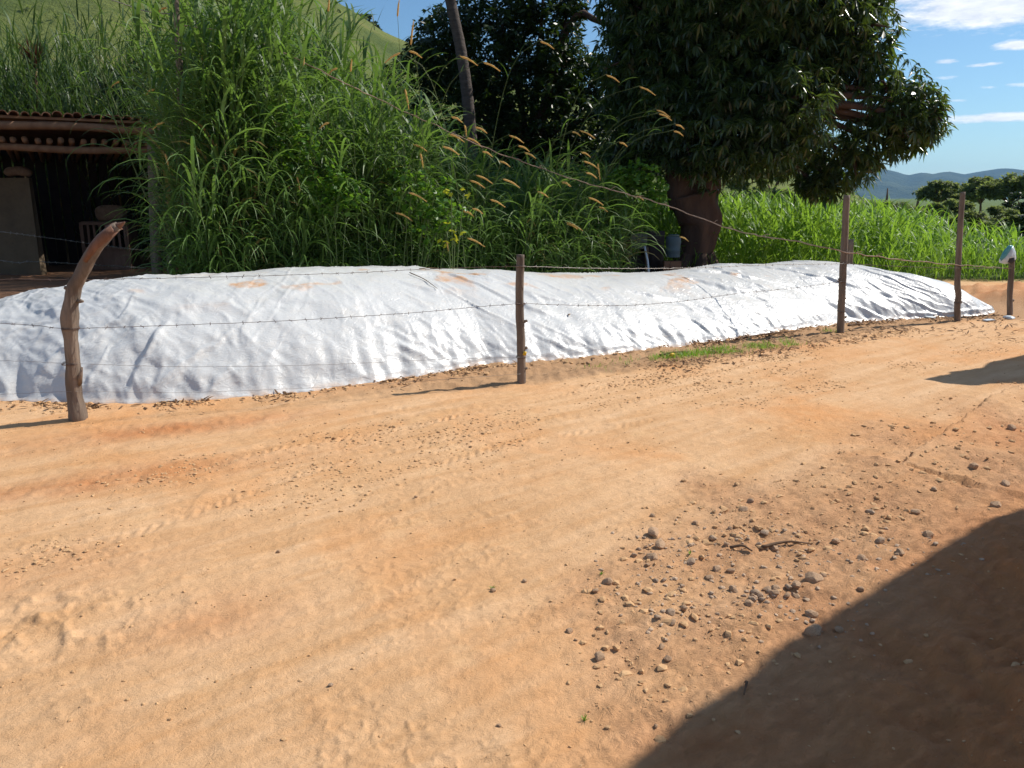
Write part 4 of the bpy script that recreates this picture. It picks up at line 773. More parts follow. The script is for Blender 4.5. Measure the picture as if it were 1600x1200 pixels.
n_ = len(prof); V0 = tile_verts(.5); jj = np.arange(n_); TQ = np.stack([jj, (jj + 1) % n_, n_ + (jj + 1) % n_, n_ + jj], -1); caps = [[a, a + 1, n_ - 2 - a, n_ - 1 - a] for a in range(7)]; capb = [[n_ + n_ - 1 - a, n_ + n_ - 2 - a, n_ + a + 1, n_ + a] for a in range(7)]
tme = mesh_np('roof_tile', V0, [np.vstack([TQ, caps, capb])], False); tme.materials.append(M['tile'])
nt = int(EL / .185)
roof = MB().box(SHL(EL / 2, 2.4, ZE - .045 - .16), (EL + .1, 4.9, .05), rz=rz, rx=-.065).build('roof', M['log'], shed, False)
for k in range(nt):
    o = bpy.data.objects.new('roof_tile', tme); COL.objects.link(o); o.parent = roof; p = SHL(.1 + k * .185 + RS.uniform(-.02, .02), -.16 + RS.uniform(-.07, .05), ZE + RS.uniform(-.022, .022)) - wloc(roof); o.location = tuple(p); o.rotation_euler = (-.06 + RS.uniform(-.05, .05), RS.uniform(-.12, .12), rz + RS.uniform(-.09, .09)); o.scale = (RS.uniform(.85, 1.15), 1, RS.uniform(.8, 1.15))
b = MB()
for k in range(nt):
    for q in range(1, 10):
        R = np.array(Matrix.Rotation(rz + RS.uniform(-.03, .03), 3, 'Z') @ Matrix.Rotation(-.03, 3, 'X')); b.add(V0 @ R.T + SHL(.1 + k * .185, -.16 + q * .45, ZE - .065 * .45 * q + .01 * (q % 2)), TQ)
b.build('tile_rows', M['tile'], roof, False)['kind'] = 'stuff'
def logx(u0, u1, v, z, r_, nm, ml='log', seed=0, par=shed):
    b = MB(); b.tube([SHL(u, v, z + .02 * math.sin(u * 2 + seed)) for u in np.linspace(u0, u1, 14)], r_, 10, .15, seed); return b.build(nm, M[ml], par)
logx(-.2, EL + .15, .0, ZE - .20, .085, 'beam', seed=1); logx(-.2, EL + .1, .35, ZE - .62, .075, 'beam', seed=4); logx(-.2, EL + .1, 4.6, ZE - .55, .08, 'beam', seed=5)
lgm = MB(); lgm.tube([(0, 0, 0), (0, 2.2, -.1), (0, 4.6, -.28)], [.06, .06, .05], 8, .15, 3); tmp = lgm.build('rafter', M['log']); first = True
for k in range(int(EL / .21)):
    o = tmp if first else tmp.copy(); 
    if not first: COL.objects.link(o)
    first = False; o.parent = shed; o.location = tuple(SHL(.1 + k * .21 + RS.uniform(-.02, .02), .22 + RS.uniform(-.05, .05), ZE - .46 + RS.uniform(-.015, .015)) - wloc(shed)); o.rotation_euler = (0, 0, rz + RS.uniform(-.02, .02))
for (px, py, r_, lean_) in [(246, 434, .115, -8), (268, 430, .10, -3), (-140, 470, .11, 0)]:
    Y = ground_at(px, py)[1] - (.0); b = MB(); Yp = SHL(EL - (262 - px) / 75., 0, 0)[1] + .12 if px > 0 else 15.6
    b.tube(spline([at(px, 440, Yp) * [1, 1, 0] + [0, 0, -.1], at(px + lean_ * .6, 320, Yp), at(px + lean_, 196, Yp) * [1, 1, 0] + [0, 0, ZE - .25]], 20), r_, 12, .18, int(px) % 7 + 2); b.build('post', M['wood'], shed)
for u in (.3, EL - .2): b = MB(); b.tube([SHL(u, 4.6, -.1), SHL(u, 4.6, ZE - .5)], .1, 10, .15, 4); b.build('post', M['wood'], shed)
pw = SHL(EL - 3.6, 1.5, 0); xw = at(42, 300, 17.6)[0]
MB().box((xw - 2.0, 17.8, 1.05), (4.0, .18, 2.2), rz=.0, jit=.02).build('wall', M['adobe'], shed, False)
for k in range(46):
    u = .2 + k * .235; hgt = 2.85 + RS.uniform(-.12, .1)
    if u < EL + .1: MB().box(SHL(u, 4.35 + RS.uniform(-.02, .02), hgt / 2), (.215 + RS.uniform(-.03, .012), .03, hgt), rz=rz, ry=RS.uniform(-.012, .012), jit=.006).build('shade_board', M['dark'], shed, False)  # dark boards added to black out the depth of the shed
for k in range(12): MB().box(SHL(EL + .05 + RS.uniform(-.01, .01), 1.9 + k * .215, 1.4), (.03, .205, 2.8 + RS.uniform(-.1, .1)), rz=rz, jit=.006).build('shade_board', M['dark'], shed, False)  # side boards added to keep sunlight out of the shed
# things kept in the shed
bd = thing('rolled_bundle', (at(30, 276, 17.8)[0], 17.8, 2.15), 'pale rolled bundle lying on top of the mud wall', 'bundle')
b = MB(); z0 = 2.15 + .1; c0 = at(30, 276, 17.8); b.tube(spline([(c0[0] - .32, 17.8, z0), (c0[0], 17.8, z0 + .04), (c0[0] + .22, 17.78, z0), (c0[0] + .3, 17.75, z0 - .03)], 14), [.03, .08, .1, .11, .1, .1, .11, .1, .11, .1, .1, .09, .07, .02], 10, .15, 3); b.build('roll', M['sack'], bd)
YC = 19.0; cl_, cr_ = at(131, 400, YC)[0], at(202, 400, YC)[0]; zt = at(160, 348, YC)[2]; cw = cr_ - cl_
cr = thing('wooden_crate', ((cl_ + cr_) / 2, YC, 0), 'slatted wooden crate standing inside the shed', 'crate')
MB().box(((cl_ + cr_) / 2, YC + .25, zt * .22), (cw, .5, zt * .44), jit=.01).build('base', M['crate'], cr, False)
for k in range(8): MB().box((cl_ + .04 + k * (cw - .08) / 7, YC, zt * .7), (.055, .025, zt * .56), jit=.004, ry=RS.uniform(-.02, .02)).build('slat', M['crate'], cr, False)
for z in (zt * .98, zt * .46): MB().box(((cl_ + cr_) / 2, YC - .03, z), (cw, .03, .06)).build('rail', M['crate'], cr, False)
for x in (cl_, cr_): MB().box((x, YC + .25, zt * .5), (.05, .5, zt)).build('side_frame', M['crate'], cr, False)
MB().box(((cl_ + cr_) / 2, YC + .27, zt + .01), (cw * .98, .48, .03)).build('lid', M['crate'], cr, False)
sk = thing('full_sack', ((cl_ + cr_) / 2 + .15, YC + .2, zt), 'stuffed brown sack lying on the slatted crate', 'sack'); c0 = np.array([(cl_ + cr_) / 2 + .12, YC + .22, zt + .22])
d = RS.normal(size=(1, 3)); uu, vv = np.meshgrid(np.linspace(0, np.pi, 14), np.linspace(0, 2 * np.pi, 20, endpoint=False), indexing='ij')
ex = lambda c, e: np.sign(c) * np.abs(c) ** e
Xs = .36 * ex(np.sin(uu), .7) * ex(np.cos(vv), .7); Ys = .2 * ex(np.sin(uu), .7) * ex(np.sin(vv), .7); Zs = .20 * ex(np.cos(uu), .7); wob = 1 + .1 * pn(Xs * 6, Zs * 6 + Ys * 4, 5)
i = np.arange(13)[:, None] * 20; j = np.arange(20)[None]; Q = np.stack([i + j, i + 20 + j, i + 20 + (j + 1) % 20, i + (j + 1) % 20], -1).reshape(-1, 4)
obj('bag', np.stack([Xs * wob, Ys * wob, Zs * wob], -1).reshape(-1, 3) + c0, [Q], M['sack'], sk)

# ------------------------------------------------------------------ things in the mango tree's shade
YS = 14.6
a0_, a1_ = at(983, 400, YS)[0], at(1011, 400, YS)[0]; z1, z2 = at(990, 365, YS)[2], at(990, 388, YS)[2]
wb = thing('covered_bench', ((a0_ + a1_) / 2, YS, 0), 'dim bench draped in grey cloth beside the mango trunk', 'bench')
b = MB().box(((a0_ + a1_) / 2, YS + .2, (z1 + z2) / 2), (a1_ - a0_, .5, z1 - z2), jit=.02); b.build('cloth_cover', M['greycloth'], wb, False)
for x, l in ((a0_ + .02, -.08), (a1_ - .02, .06)):
    for yy in (0, .42): b = MB(); b.tube([(x, YS + yy, z2 + .02), (x + l, YS + yy, 0)], .04, 7, .1); b.build('leg', M['twig'], wb)
MB().box(((a0_ + a1_) / 2, YS + .25, z2 * .45), (a1_ - a0_ + .06, .3, z2 * .75), jit=.03).build('lower_shelf', M['dark'], wb, False)
dk = thing('black_drum', (at(1026, 400, YS)[0], YS + .35, 0), 'blackened drum between the covered bench and the blue one', 'drum'); b = MB(); x = at(1026, 400, YS)[0]
b.tube([(x, YS + .35, .22), (x, YS + .35, z1 + .03)], .2, 18); b.build('barrel', M['dark'], dk)
for q in (-.13, .13): b = MB(); b.tube([(x + q, YS + .3, .24), (x + q * 1.3, YS + .28, -.02)], .03, 6); b.build('leg', M['dark'], dk)
dr_ = thing('blue_drum', (at(1051, 400, YS)[0], YS, 0), 'blue-grey plastic drum on a brick pile against the mango trunk', 'drum'); x = at(1051, 400, YS)[0]; zt_, zb_ = at(1051, 369, YS)[2], at(1051, 402, YS)[2]
hh = np.array([0, .02, .05, .3, .33, .36, .62, .66, .92, .97, 1.0]); rr2 = np.array([.9, 1, 1, 1, 1.05, 1, 1, 1.05, 1, .95, .7]) * .135
b = MB(); b.tube([(x, YS, zb_ + (zt_ - zb_) * q) for q in hh], rr2, 20); b.build('barrel', M['bluecloth'], dr_); b = MB(); b.tube([(x, YS, zt_), (x, YS, zt_ + .03)], .1, 16); b.build('lid', M['bluecloth'], dr_)
for q in range(3):
    for z in range(3): MB().box((x - .11 + .11 * q + RS.uniform(-.01, .01), YS, .05 + z * (zb_ / 3.05)), (.1, .22, zb_ / 3.2), rz=RS.uniform(-.1, .1)).build('brick', M['tile'], dr_, False)
pp_ = thing('plastic_pipe', at(1015, 424, 13.4), 'thin pale blue pipe leaning in front of the bench', 'pipe'); b = MB(); b.tube([at(1007, 385, 13.4), at(1012, 408, 13.3), at(1019, 445, 13.2) * [1, 1, 0]], .018, 8); b.build('tube', M['pipe'], pp_)

# ------------------------------------------------------------------ distant trees, hedges and poles
def far_tree(px, pytop, pyb, wpx, Y, label, ml='fartree', flat=.5, nb=6, leaf=.28, seed=0, cat='tree', grp='trees beyond the green field', nm='far_tree', dens=1.0, zbase=None):
    R2 = np.random.RandomState(500 + seed); topz = at(px, pytop, Y)[2]; x0 = at(px, pyb, Y)[0]; bz = (at(px, pyb, Y)[2] if zbase is None else zbase); wd_ = wpx * Y / FPX; H = topz - bz
    root = thing(nm, (x0, Y, bz), label, cat, grp); b = MB(); f0 = np.array([x0, Y, bz + H * .42])
    b.tube(spline([(x0, Y, bz - .3), (x0 + wd_ * .02, Y, bz + H * .2), f0], 8), np.linspace(.035, .022, 8) * H, 7, .2); mb = MB()
    for k in range(nb):
        cx_ = x0 + R2.uniform(-.42, .42) * wd_; rad = wd_ * R2.uniform(.10, .22) * (1 if nb < 12 else .8); cz = bz + H * (1 - flat * .5 * R2.rand()) - rad * .55; c = np.array([cx_, Y + R2.uniform(-.3, .3) * wd_, cz])
        b.tube(spline([f0, (f0 + c) / 2 + [0, 0, .05 * H], c], 6), np.linspace(.018, .006, 6) * H, 5); n = int(130 * dens * max(.3, (rad / leaf / 5) ** 1.6)); C = shell(c, rad, n, .35, (1.15, 1, .62)); leafy(mb, C, np.ones(n), leaf, leaf * .55, 7, droop=.1)
    b.build('trunk', M['twig'], root); mb.build('crown', M[ml], root)['kind'] = 'stuff'; return root
FT = [(1462, 280, 345, 62, 62, 'feathery low tree just right of the thin pole spikes'), (1508, 285, 345, 60, 66, 'flat-topped tree standing behind the fourth post'), (1528, 277, 350, 60, 60, 'umbrella-shaped tree right of the fourth post'), (1572, 272, 360, 80, 52, 'tall spreading tree at the far edge of the field'), (1620, 270, 365, 80, 50, 'tree at the picture edge beyond the field'),
      (1480, 312, 345, 70, 55, 'rounded olive bush in front of the feathery tree'), (1590, 300, 370, 60, 40, 'dark bush under the tall spreading tree'), (1440, 322, 350, 50, 60, 'low dark bush beside the pole spikes'), (1385, 314, 345, 56, 75, 'round olive bush beyond the field left of the spikes'), (1345, 312, 345, 56, 80, 'pale bush on the toe of the slope'), (1545, 322, 372, 70, 36, 'leafy shrub at the field edge below the spreading tree'), (1500, 335, 370, 60, 38, 'low shrub behind the field by the fourth post'), (1560, 335, 380, 60, 31, 'sprawling pale-leaved shrub at the field margin'), (1610, 330, 385, 60, 30, 'dark shrub at the field margin under the trees')]
for k, (px, a, b_, w_, Y, lb) in enumerate(FT): far_tree(px, a, b_, w_, Y, lb, nb=19 if w_ > 55 else 12, seed=k, leaf=.30 if Y > 45 else .17, flat=.7 if k < 5 else 1.3, ml='darktree' if k in (6, 13) else 'fartree', zbase=-.1, dens=1.2)
HT = [(505, -10, 25, 34), (528, 6, 38, 26), (545, 18, 45, 24), (565, 20, 52, 26), (578, 33, 58, 22), (596, 44, 66, 16), (480, -20, 10, 34), (455, -35, -5, 34), (430, -60, -20, 30)]
for k, (px, a, b_, w_) in enumerate(HT): far_tree(px, a, b_, w_, 226, ['dark rounded tree on the hill skyline above the grass', 'small bushy tree on the hill skyline by the sky gap'][k in (4, 5)], 'darktree', 1.2, 7, 1.1, 40 + k, grp='trees along the hill ridge', nm='ridge_tree', dens=.5)
far_tree(48, 2, 14, 26, 150, 'lone scrubby bush on the grassy slope above the shed', 'fartree', 1.3, 4, .6, 60, grp='bushes on the slope', nm='hill_bush', cat='bush', dens=.6)
for (px, a, w_) in [(1160, 262, 60), (1205, 258, 50), (1225, 275, 46), (1180, 283, 60), (1140, 280, 50)]: far_tree(px, a, 320, w_, 90, 'scrubby bush on the slope seen right of the mango trunk', 'fartree', 1.3, 6, .5, int(px), grp='bushes on the slope', nm='hill_bush', cat='bush', zbase=0, dens=.7)
for (px, a, Y, lab) in [(1387, 294, 110, 'thin dead stem standing against the blue mountains, left one'), (1436, 297, 110, 'thin dead stem beside the feathery tree')]:
    tp_ = at(px, a, Y); root = thing('dead_stem', (tp_[0], Y, 0), lab, 'dead tree'); b = MB(); b.tube([(tp_[0], Y, -.2), (tp_[0] + .05, Y, tp_[2] * .6), (tp_[0], Y, tp_[2])], [.2, .16, .08], 6); b.build('stem', M['twig'], root)
Yg = 20.; gt = thing('grey_tree_trunk', (at(1246, 330, Yg)[0], Yg, 0), 'slim grey tree trunk under the mango foliage in the field', 'tree'); b = MB(); b.tube([at(1245, 420, Yg) * [1, 1, 0], at(1246, 310, Yg), at(1249, 278, Yg), at(1252, 230, Yg)], [.12, .1, .1, .07], 10, .15); b.build('trunk', M['palmbark'], gt)
mb = MB(); C = shell(at(1255, 225, Yg), .5, 60, .3); leafy(mb, C, np.ones(60), .2, .06, 8); mb.build('crown', M['mango'], gt)['kind'] = 'stuff'

# ------------------------------------------------------------------ unseen roofs outlined to cast the shade on the road
sh_off = np.array([sun_dir[0], sun_dir[1]]) / sun_dir[2]
def lift(px, py, z): p = ground_at(px, py)[:2] + sh_off * z; return np.array([p[0], p[1], z])
HZ = 3.7
corner_roof = thing('unseen_roof', lift(1700, 1000, 0) * [1, 1, 0] + [2, 0, 0], 'tiled roof on open posts out of view, shaped to shade the near corner', 'unseen roof')  # unseen roof on open posts, walls left out for more bounce light
E1 = [lift(x, y, HZ) for x, y in ((1000, 1200), (1110, 1102), (1180, 1062), (1260, 988), (1320, 955), (1400, 908), (1450, 876), (1505, 845), (1560, 815), (1640, 790))]
ed = E1[-1] - E1[0]; ed /= np.linalg.norm(ed); pr_ = np.array([ed[1], -ed[0], 0]); E1 = [E1[0] - ed * 1.6] + E1; n = len(E1)
V = np.vstack([E1, [p + [0, 0, .09] for p in E1], [np.array(E1[0]) + ed * np.dot(p - E1[0], ed) + pr_ * 2.1 + [0, 0, .38] for p in E1], [np.array(E1[0]) + ed * np.dot(p - E1[0], ed) + pr_ * 2.1 + [0, 0, .47] for p in E1]])
k = np.arange(n - 1); Q = np.vstack([np.stack([k, k + 1, n + k + 1, n + k], -1), np.stack([n + k, n + k + 1, 3 * n + k + 1, 3 * n + k], -1), np.stack([k, 2 * n + k, 2 * n + k + 1, k + 1], -1), [[0, n, 3 * n, 2 * n], [n - 1, 3 * n - 1, 4 * n - 1, 2 * n - 1]], np.stack([2 * n + k, 3 * n + k, 3 * n + k + 1, 2 * n + k + 1], -1)])
obj('roof', V, [Q], M['tile'], corner_roof, False)
for k in (0, 4, 9):
    for dpt in (.12, 1.9): q = np.array(E1[k + 1] if k < 9 else E1[-1]) * 1.0; q = q + pr_ * dpt; b = MB(); b.tube([(q[0], q[1], -.1), (q[0], q[1], HZ + (dpt * .18 if dpt > 1 else 0))], .06, 10, .15, k); b.build('post', M['wood'], corner_roof)
shade_sheet = thing('unseen_sheet_roof', lift(1640, 580, 0) * [1, 1, 0], 'flat sheet roof on posts, added out of view to cast a roadside shadow', 'porch')  # unseen sheet added to cast the second shadow at the right
E2 = [lift(x, y, 2.5) for x, y in ((1447, 593), (1490, 583), (1486, 580), (1540, 573), (1548, 566), (1600, 555), (1760, 530), (1780, 575), (1640, 597), (1600, 598), (1545, 600), (1530, 604), (1480, 600))]; n = len(E2)
pv_ = MB(); pv_.add(np.vstack([E2, [p + [0, 0, .04] for p in E2]]), Q=[[k, (k + 1) % n, n + (k + 1) % n, n + k] for k in range(n)]); c_ = np.mean(E2[4:9], 0)
Vv = np.vstack([[c_], E2, [c_ + [0, 0, .04]], [p + [0, 0, .04] for p in E2]]); pv_.add(Vv, T=[[0, 1 + (k + 1) % n, 1 + k] for k in range(n)] + [[n + 1, n + 2 + k, n + 2 + (k + 1) % n] for k in range(n)]); pv_.build('sheet', M['tile'], shade_sheet, False)
for k in (6, 7, 3): b = MB(); q = E2[k] * .85 + c_ * .15; b.tube([(q[0], q[1], -.1), (q[0], q[1], 2.5)], .05, 8); b.build('post', M['wood'], shade_sheet)

# ------------------------------------------------------------------ stones, clods, litter
import bmesh
def rock_mesh(nm, seed, mt, sub=2, flat=.7, ang=.35):
    bm = bmesh.new(); bmesh.ops.create_icosphere(bm, subdivisions=sub, radius=.5); R2 = np.random.RandomState(seed); pl_ = R2.normal(size=(9, 3)); pl_ /= np.linalg.norm(pl_, axis=1)[:, None]; dd = R2.uniform(.26, .42, 9)
    for v in bm.verts:
        p = np.array(v.co)
        for a, d in zip(pl_, dd):
            e = p.dot(a) - d
            if e > 0: p = p - a * e * .95
        p *= 1 + R2.uniform(-.05, .05); p[2] *= flat; v.co = p
    me = bpy.data.meshes.new(nm); bm.to_mesh(me); bm.free(); me.materials.append(mt); return me
rocks = [rock_mesh('stone', 600 + k, M['stone'], flat=.75) for k in range(5)]; grocks = [rock_mesh('stone', 650 + k, M['greystone']) for k in range(4)]
ST = [(1022, 832, 11, 0, 'angular brown stone, highest of the close group of three'), (1032, 852, 10, 0, 'pale pointed stone in the middle of the close group of three'), (1018, 869, 10, 0, 'rounded ochre stone, lowest of the close group of three'), (950, 909, 9, 0, 'tilted flat brown stone left of the rubble'), (937, 1027, 8, 0, 'lone dark stone on open dirt below the rubble'), (1245, 914, 8, 0, 'tall brown stone at the end of the pebble heap'), (1272, 904, 12, 0, 'long brown stone near the shadow edge'), (1267, 960, 9, 0, 'pointed brown stone just outside the shadow edge'), (1270, 988, 12, 0, 'flat stone lying on the shadow edge'), (1080, 878, 8, 1, 'pale grey stone in the middle of the rubble'),
      (1020, 805, 5, 0, ''), (1087, 817, 5, 0, ''), (1173, 781, 5, 0, ''), (1162, 796, 6, 0, ''), (1141, 825, 5, 0, ''), (1135, 851, 5, 0, ''), (1120, 890, 7, 0, ''), (1142, 892, 6, 0, ''), (1108, 901, 7, 0, ''), (1146, 921, 7, 0, ''), (1068, 952, 6, 0, ''), (1027, 963, 6, 1, ''), (1047, 957, 8, 1, ''), (1050, 973, 6, 0, ''), (890, 986, 6, 0, ''), (930, 923, 5, 0, ''), (1043, 1028, 7, 0, ''), (1033, 1011, 6, 0, ''), (1305, 843, 8, 0, ''), (1113, 842, 7, 1, ''), (1025, 907, 5, 1, ''), (1037, 906, 5, 1, ''), (1012, 883, 4, 0, ''), (998, 857, 5, 1, ''), (1010, 854, 4, 0, ''), (435, 862, 4, 0, ''), (770, 922, 5, 0, ''), (820, 908, 4, 0, ''), (517, 1071, 4, 1, ''), (650, 776, 3, 0, ''), (990, 867, 6, 1, ''), (1185, 850, 6, 1, ''), (1210, 857, 8, 0, ''), (1195, 832, 7, 1, ''), (1024, 1136, 4, 0, ''), (900, 1000, 3, 0, ''), (780, 1133, 4, 0, ''), (1285, 900, 6, 0, ''), (1310, 985, 6, 0, ''), (1345, 872, 7, 0, ''), (1375, 845, 6, 1, ''), (1405, 862, 7, 0, ''), (1450, 838, 8, 0, ''), (1430, 800, 6, 0, ''), (1360, 800, 6, 1, ''), (1345, 920, 6, 0, ''), (1460, 765, 5, 0, ''), (1572, 755, 7, 0, ''), (1555, 785, 9, 0, ''), (1580, 668, 6, 0, ''), (1520, 730, 7, 0, '')]
for k in range(26): a = k / 25; ST.append((1165 + 80 * a + RS.uniform(-8, 8), 935 - 12 * a + RS.uniform(-12, 12), RS.uniform(4, 7), RS.randint(0, 2), 'h'))
for k, (px, py, rp, gr, lb) in enumerate(ST):
    p = gpt(px, py + rp * .3); sz = 2 * rp * np.linalg.norm(p - [0, 0, CAM_H]) / FPX * 1.05; o = bpy.data.objects.new('stone', (grocks if gr else rocks)[k % 4]); COL.objects.link(o)
    o.location = tuple(p + [0, 0, sz * .16]); o.scale = (sz * RS.uniform(.9, 1.25), sz * RS.uniform(.8, 1.1), sz * RS.uniform(.8, 1.1)); o.rotation_euler = (RS.uniform(-.4, .4), RS.uniform(-.4, .4), RS.uniform(0, 6.28))
    if lb and lb != 'h': tag(o, lb, 'stone', 'stones by the road')
    elif lb == 'h': tag(o, 'small rock in the little heap beside the shadow edge', 'stone', 'heaped stones near the shadow')
    elif px < 850: tag(o, 'small dark stone lying alone on the smooth open dirt', 'stone', 'lone stones on the open dirt')
    elif px > 1290: tag(o, 'stone in rough soil along the shaded roadside', 'stone', 'stones along the rough roadside')
    elif gr: tag(o, 'small grey stone scattered among the brown rubble', 'stone', 'grey stones in the rubble')
    else: tag(o, 'small brown stone scattered over the rubble patch', 'stone', 'brown stones in the rubble')
lone = at(889, 491, Yb + 1.6); o = bpy.data.objects.new('stone', grocks[0]); COL.objects.link(o); o.location = tuple(lone); o.scale = (.045, .04, .03); tag(o, 'tiny dark pebble resting on the white sheet', 'stone')
# gravel and clods as loose stuff
def scatter(n, fn, smin, smax, mt, nm, label, seed, pw=3.0, flat=.6):
    R2 = np.random.RandomState(seed); pts = []
    while len(pts) < n:
        q = fn(R2, n * 2); pts.extend(q.tolist())
    P = np.array(pts[:n]); z = gheight(P[:, 0], P[:, 1]); s = smin + (smax - smin) * R2.rand(n) ** pw
    ico = [(-.53, 0, .85), (.53, 0, .85), (-.53, 0, -.85), (.53, 0, -.85), (0, .85, .53), (0, .85, -.53), (0, -.85, .53), (0, -.85, -.53), (.85, .53, 0), (-.85, .53, 0), (.85, -.53, 0), (-.85, -.53, 0)]
    fc = [(0, 4, 1), (0, 9, 4), (9, 5, 4), (4, 5, 8), (4, 8, 1), (8, 10, 1), (8, 3, 10), (5, 3, 8), (5, 2, 3), (2, 7, 3), (7, 10, 3), (7, 6, 10), (7, 11, 6), (11, 0, 6), (0, 1, 6), (6, 1, 10), (9, 0, 11), (9, 11, 2), (9, 2, 5), (7, 2, 11)]
    I = np.array(ico) * .55; a = R2.uniform(0, 6.28, n); V = I[None] * (1 + R2.uniform(-.35, .35, (n, 12, 1))) * np.stack([s * R2.uniform(.8, 1.5, n), s * R2.uniform(.7, 1.2, n), s * flat], -1)[:, None]
    ca, sa = np.cos(a)[:, None], np.sin(a)[:, None]; X = V[..., 0] * ca - V[..., 1] * sa; Y = V[..., 0] * sa + V[..., 1] * ca; V = np.stack([X + P[:, :1], Y + P[:, 1:2], V[..., 2] + (z + s * .1)[:, None]], -1)
    T = (np.arange(n)[:, None, None] * 12 + np.array(fc)[None]).reshape(-1, 3); o = obj(nm, V.reshape(-1, 3), [T], mt, None, False, np.repeat(R2.rand(n), 12)); tag(o, label, nm.replace('_', ' '), kind='stuff')
def f_rub(R2, n):
    x = R2.uniform(-.5, 8, n); y = R2.uniform(1.7, 9.5, n); zr_ = zones(x, y)[0]; bq = sdist(x, y, L_BANK); k = (R2.rand(n) < np.where(bq[0] * bq[1] > -.45, .03, 1) * zr_ * (.35 + .65 * (pn(x * 1.7, y * 1.7, 321) > 0)) * np.clip(3.2 / y, .25, 1)); return np.stack([x, y], -1)[k]
scatter(3600, f_rub, .006, .036, M['clod'], 'soil_clods', 'reddish soil crumbs and clods strewn along the rough roadside', 1, 4.0)
def f_heap(R2, n):
    c = [ground_at(*q)[:2] for q in ((1200, 928), (1160, 938), (1040, 960), (1030, 905), (1095, 870), (1190, 835), (1350, 870), (1420, 850), (1080, 900), (1280, 945), (1040, 850), (1230, 870), (1150, 850))]; i_ = R2.randint(0, len(c), n); return np.array(c)[i_] + R2.normal(size=(n, 2)) * [.17, .12]
scatter(600, f_heap, .005, .024, M['greystone'], 'gravel', 'loose grey-brown gravel gathered in small patches', 2, 2.2)
def f_all(R2, n):
    x = R2.uniform(-6, 7, n); y = R2.uniform(1.6, 11, n); k = (R2.rand(n) < np.clip(3 / y, .15, 1) * (.25 + .75 * (pn(x * 1.1, y * 2.2, 331) > .15))); return np.stack([x, y], -1)[k]
scatter(7000, f_all, .003, .016, M['clod'], 'dirt_grit', 'fine grit sprinkled over the packed dirt road', 3, 3.0)
def f_trk(R2, n):
    tr = [np.array(q) for q in TRACKS]; out = []
    for q in tr:
        d = np.r_[0, np.cumsum(np.linalg.norm(np.diff(q, axis=0), axis=1))]; s = R2.uniform(0, d[-1], n // 3); P = np.stack([np.interp(s, d, q[:, 0]), np.interp(s, d, q[:, 1])], -1) + R2.normal(size=(n // 3, 2)) * [.16, .13]; out.append(P[pn(s * 1.1 + len(out) * 9, 2.2, 361) > .05])
    return np.vstack(out)
scatter(5200, f_trk, .004, .024, M['clod'], 'track_crumbs', 'crumbs of dried mud pressed up along the wheel tracks', 6, 2.6, .45)
def f_edge(R2, n):
    s = R2.uniform(.2, LEN, n); off = -np.abs(R2.normal(size=n)) * .10 - .0 - (R2.rand(n) < .3) * R2.rand(n) * .25; P = np.stack([np.interp(s, dF, FRONT[:, 0]), np.interp(s, dF, FRONT[:, 1])], -1) + NB * off[:, None]; k = R2.rand(n) < .15 + .85 * (pn(s * 1.3, 2.2, 341) > 0); return P[k]
scatter(2200, f_edge, .008, .040, M['clod'], 'edge_soil', 'crumbled soil banked along the foot of the white sheet', 4, 2.2)
def f_ver(R2, n):
    s = R2.rand(n); q = np.array([ground_at(x, y)[:2] for x, y in ((1010, 575), (1100, 566), (1220, 548), (1330, 530), (1430, 513))]); i_ = s * 4; k0 = np.clip(i_.astype(int), 0, 3); f = (i_ - k0)[:, None]; return q[k0] * (1 - f) + q[k0 + 1] * f + R2.normal(size=(n, 2)) * [.15, .11]
scatter(1500, f_ver, .006, .028, M['clod'], 'verge_crumbs', 'crumbly dark soil thrown up beside the wheel track', 5, 2.5)
# dry leaves and twigs
mb = MB(); R2 = np.random.RandomState(9); P = f_edge(R2, 900); P = np.vstack([P, f_ver(R2, 160), np.stack([R2.uniform(3.5, 7.3, 260), R2.uniform(9.4, 11.1, 260)], -1)])
z = gheight(P[:, 0], P[:, 1]); n = len(P); az_ = R2.uniform(0, 6.28, n); blades(np.c_[P, z + .01], az_, R2.uniform(.04, .12, n), R2.uniform(.012, .035, n), R2.uniform(1.1, 1.6, n), R2.uniform(1.2, 1.9, n), 3, R2.rand(n), R2.uniform(-1, 1, n), mb)
tag(mb.build('dry_leaves', M['dryleaf']), 'brown dry leaves littering the foot of the white sheet', 'dry leaves', kind='stuff')
for (a, b__, r_, lb) in [((1150, 531), (1245, 519), .012, 'long thin stick lying along the sheet edge near the grass patch'), ((1325, 511), (1350, 507), .016, 'short thick twig on the verge right of the tall post'), ((1190, 860), (1262, 851), .009, 'dry twig lying across the rubble'), ((640, 421), (683, 442), .006, 'dark twig resting on the white crest'), ((655, 418), (690, 431), .005, 'thinner dark twig crossing another on the white crest'), ((1165, 1070), (1162, 1090), .006, 'small twig upright near the shadow edge'), ((1140, 858), (1175, 864), .008, 'short grey stick among the grey stones'), ((1382, 499), (1405, 503), .010, 'bent twig at the mound edge'), ((1030, 556), (1075, 549), .010, 'stick tucked under the sheet hem')]:
    if b__[1] < 450:
        P = np.array([ground_at(*a, .92), ground_at(*b__, .80)]); zz = [mound_z(*q[:2]) + .02 for q in P]
    else: P = np.array([gpt(*a), gpt(*b__)]); zz = [q[2] + .012 for q in P]
    P[:, 2] = zz; b = MB(); md = (P[0] + P[1]) / 2 + [0.01, .015, .012]; b.tube(spline([P[0], md, P[1]], 10), np.linspace(r_, r_ * .5, 10), 6, .3, 5, freq=20); tag(b.build('twig', M['twig']), lb, 'twig', 'twigs on the ground')
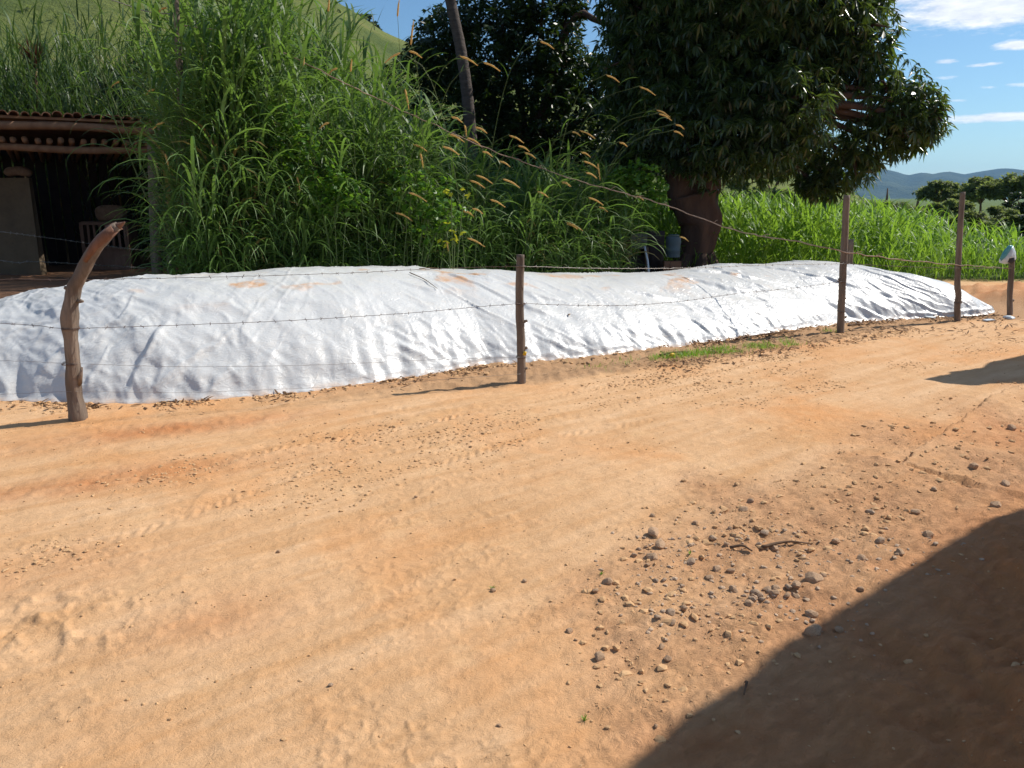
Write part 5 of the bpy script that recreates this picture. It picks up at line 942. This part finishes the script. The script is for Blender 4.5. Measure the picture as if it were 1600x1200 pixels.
# low green grass on the verge
R2 = np.random.RandomState(12); P = []
for (x0, y0, x1, y1, n, sp) in [(1035, 562, 1130, 552, 1300, .09), (1130, 552, 1240, 537, 1200, .10), (1000, 566, 1040, 563, 120, .06), (920, 577, 1000, 566, 90, .10), (1290, 521, 1312, 519, 90, .04)]:
    a, b__ = ground_at(x0, y0)[:2], ground_at(x1, y1)[:2]; f = R2.rand(n)[:, None]; P.append(a * (1 - f) + b__ * f + R2.normal(size=(n, 2)) * sp)
P = np.vstack(P); P = P[pn(P[:, 0] * 4, P[:, 1] * 4, 351) > -.35]; n = len(P); mb = blades(np.c_[P, gheight(P[:, 0], P[:, 1]) - .002], R2.uniform(0, 6.28, n), R2.uniform(.03, .085, n), R2.uniform(.003, .006, n), R2.uniform(.1, .9, n), R2.uniform(.6, 1.7, n), 3, R2.rand(n))
tag(mb.build('verge_grass', M['field']), 'thin strip of short green grass between the sheet edge and the road', 'grass', kind='stuff')
for (px, py, lb) in [(1078, 868, 'tiny green weed in the rubble'), (913, 1127, 'tiny pale green sprout on the dirt near the front'), (940, 898, 'tiny weed above the tilted flat stone'), (770, 921, 'small dry weed tuft on the open dirt')]:
    p = gpt(px, py); n = 14; tag(blades(np.repeat([p], n, 0), RS.uniform(0, 6.28, n), RS.uniform(.012, .03, n), np.full(n, .004), RS.uniform(.3, 1.1, n), RS.uniform(.8, 1.7, n), 3, RS.rand(n)).build('weed', M['field']), lb, 'weed', 'small weeds on the dirt')
c_y = gpt(1050, 560); MB().box(c_y + [0, 0, .04], (.05, .03, .03), jit=.01).build('yellow_flower', M['yellow'])
tag(bpy.data.objects['yellow_flower'], 'yellow flower head low in the verge grass', 'flower')

# labels that several alike things still share get their order among them, read from left to right
from mathutils import Vector as _V
sets = {}
for o in SC.objects:
    if o.parent is None and o.get('label') and o.get('group'): sets.setdefault(o['label'], []).append(o)
ORD = ['leftmost', 'second', 'third', 'fourth', 'fifth', 'sixth', 'seventh', 'eighth', 'ninth', 'tenth', 'eleventh', 'twelfth', 'thirteenth', 'fourteenth', 'fifteenth']
def _where(o):
    p = np.array(o.location)
    for c in o.children:
        if c.name.startswith('seed_head'): p = p + np.array(c.data.vertices[0].co)
    return pxof(p[0], p[1], p[2]), p[1]
for lb, L in sets.items():
    if len(L) < 2: continue
    L.sort(key=lambda o: _where(o)[0]); n = len(L)
    for k, o in enumerate(L):
        w_ = 'leftmost' if k == 0 else 'rightmost' if k == n - 1 else (ORD[k] + ' from left' if k <= (n - 1) / 2 else ORD[n - 1 - k] + ' from right') if min(k, n - 1 - k) < len(ORD) else 'middle one'
        words = lb.split()[:12]; o['label'] = w_ + ': ' + ' '.join(words)
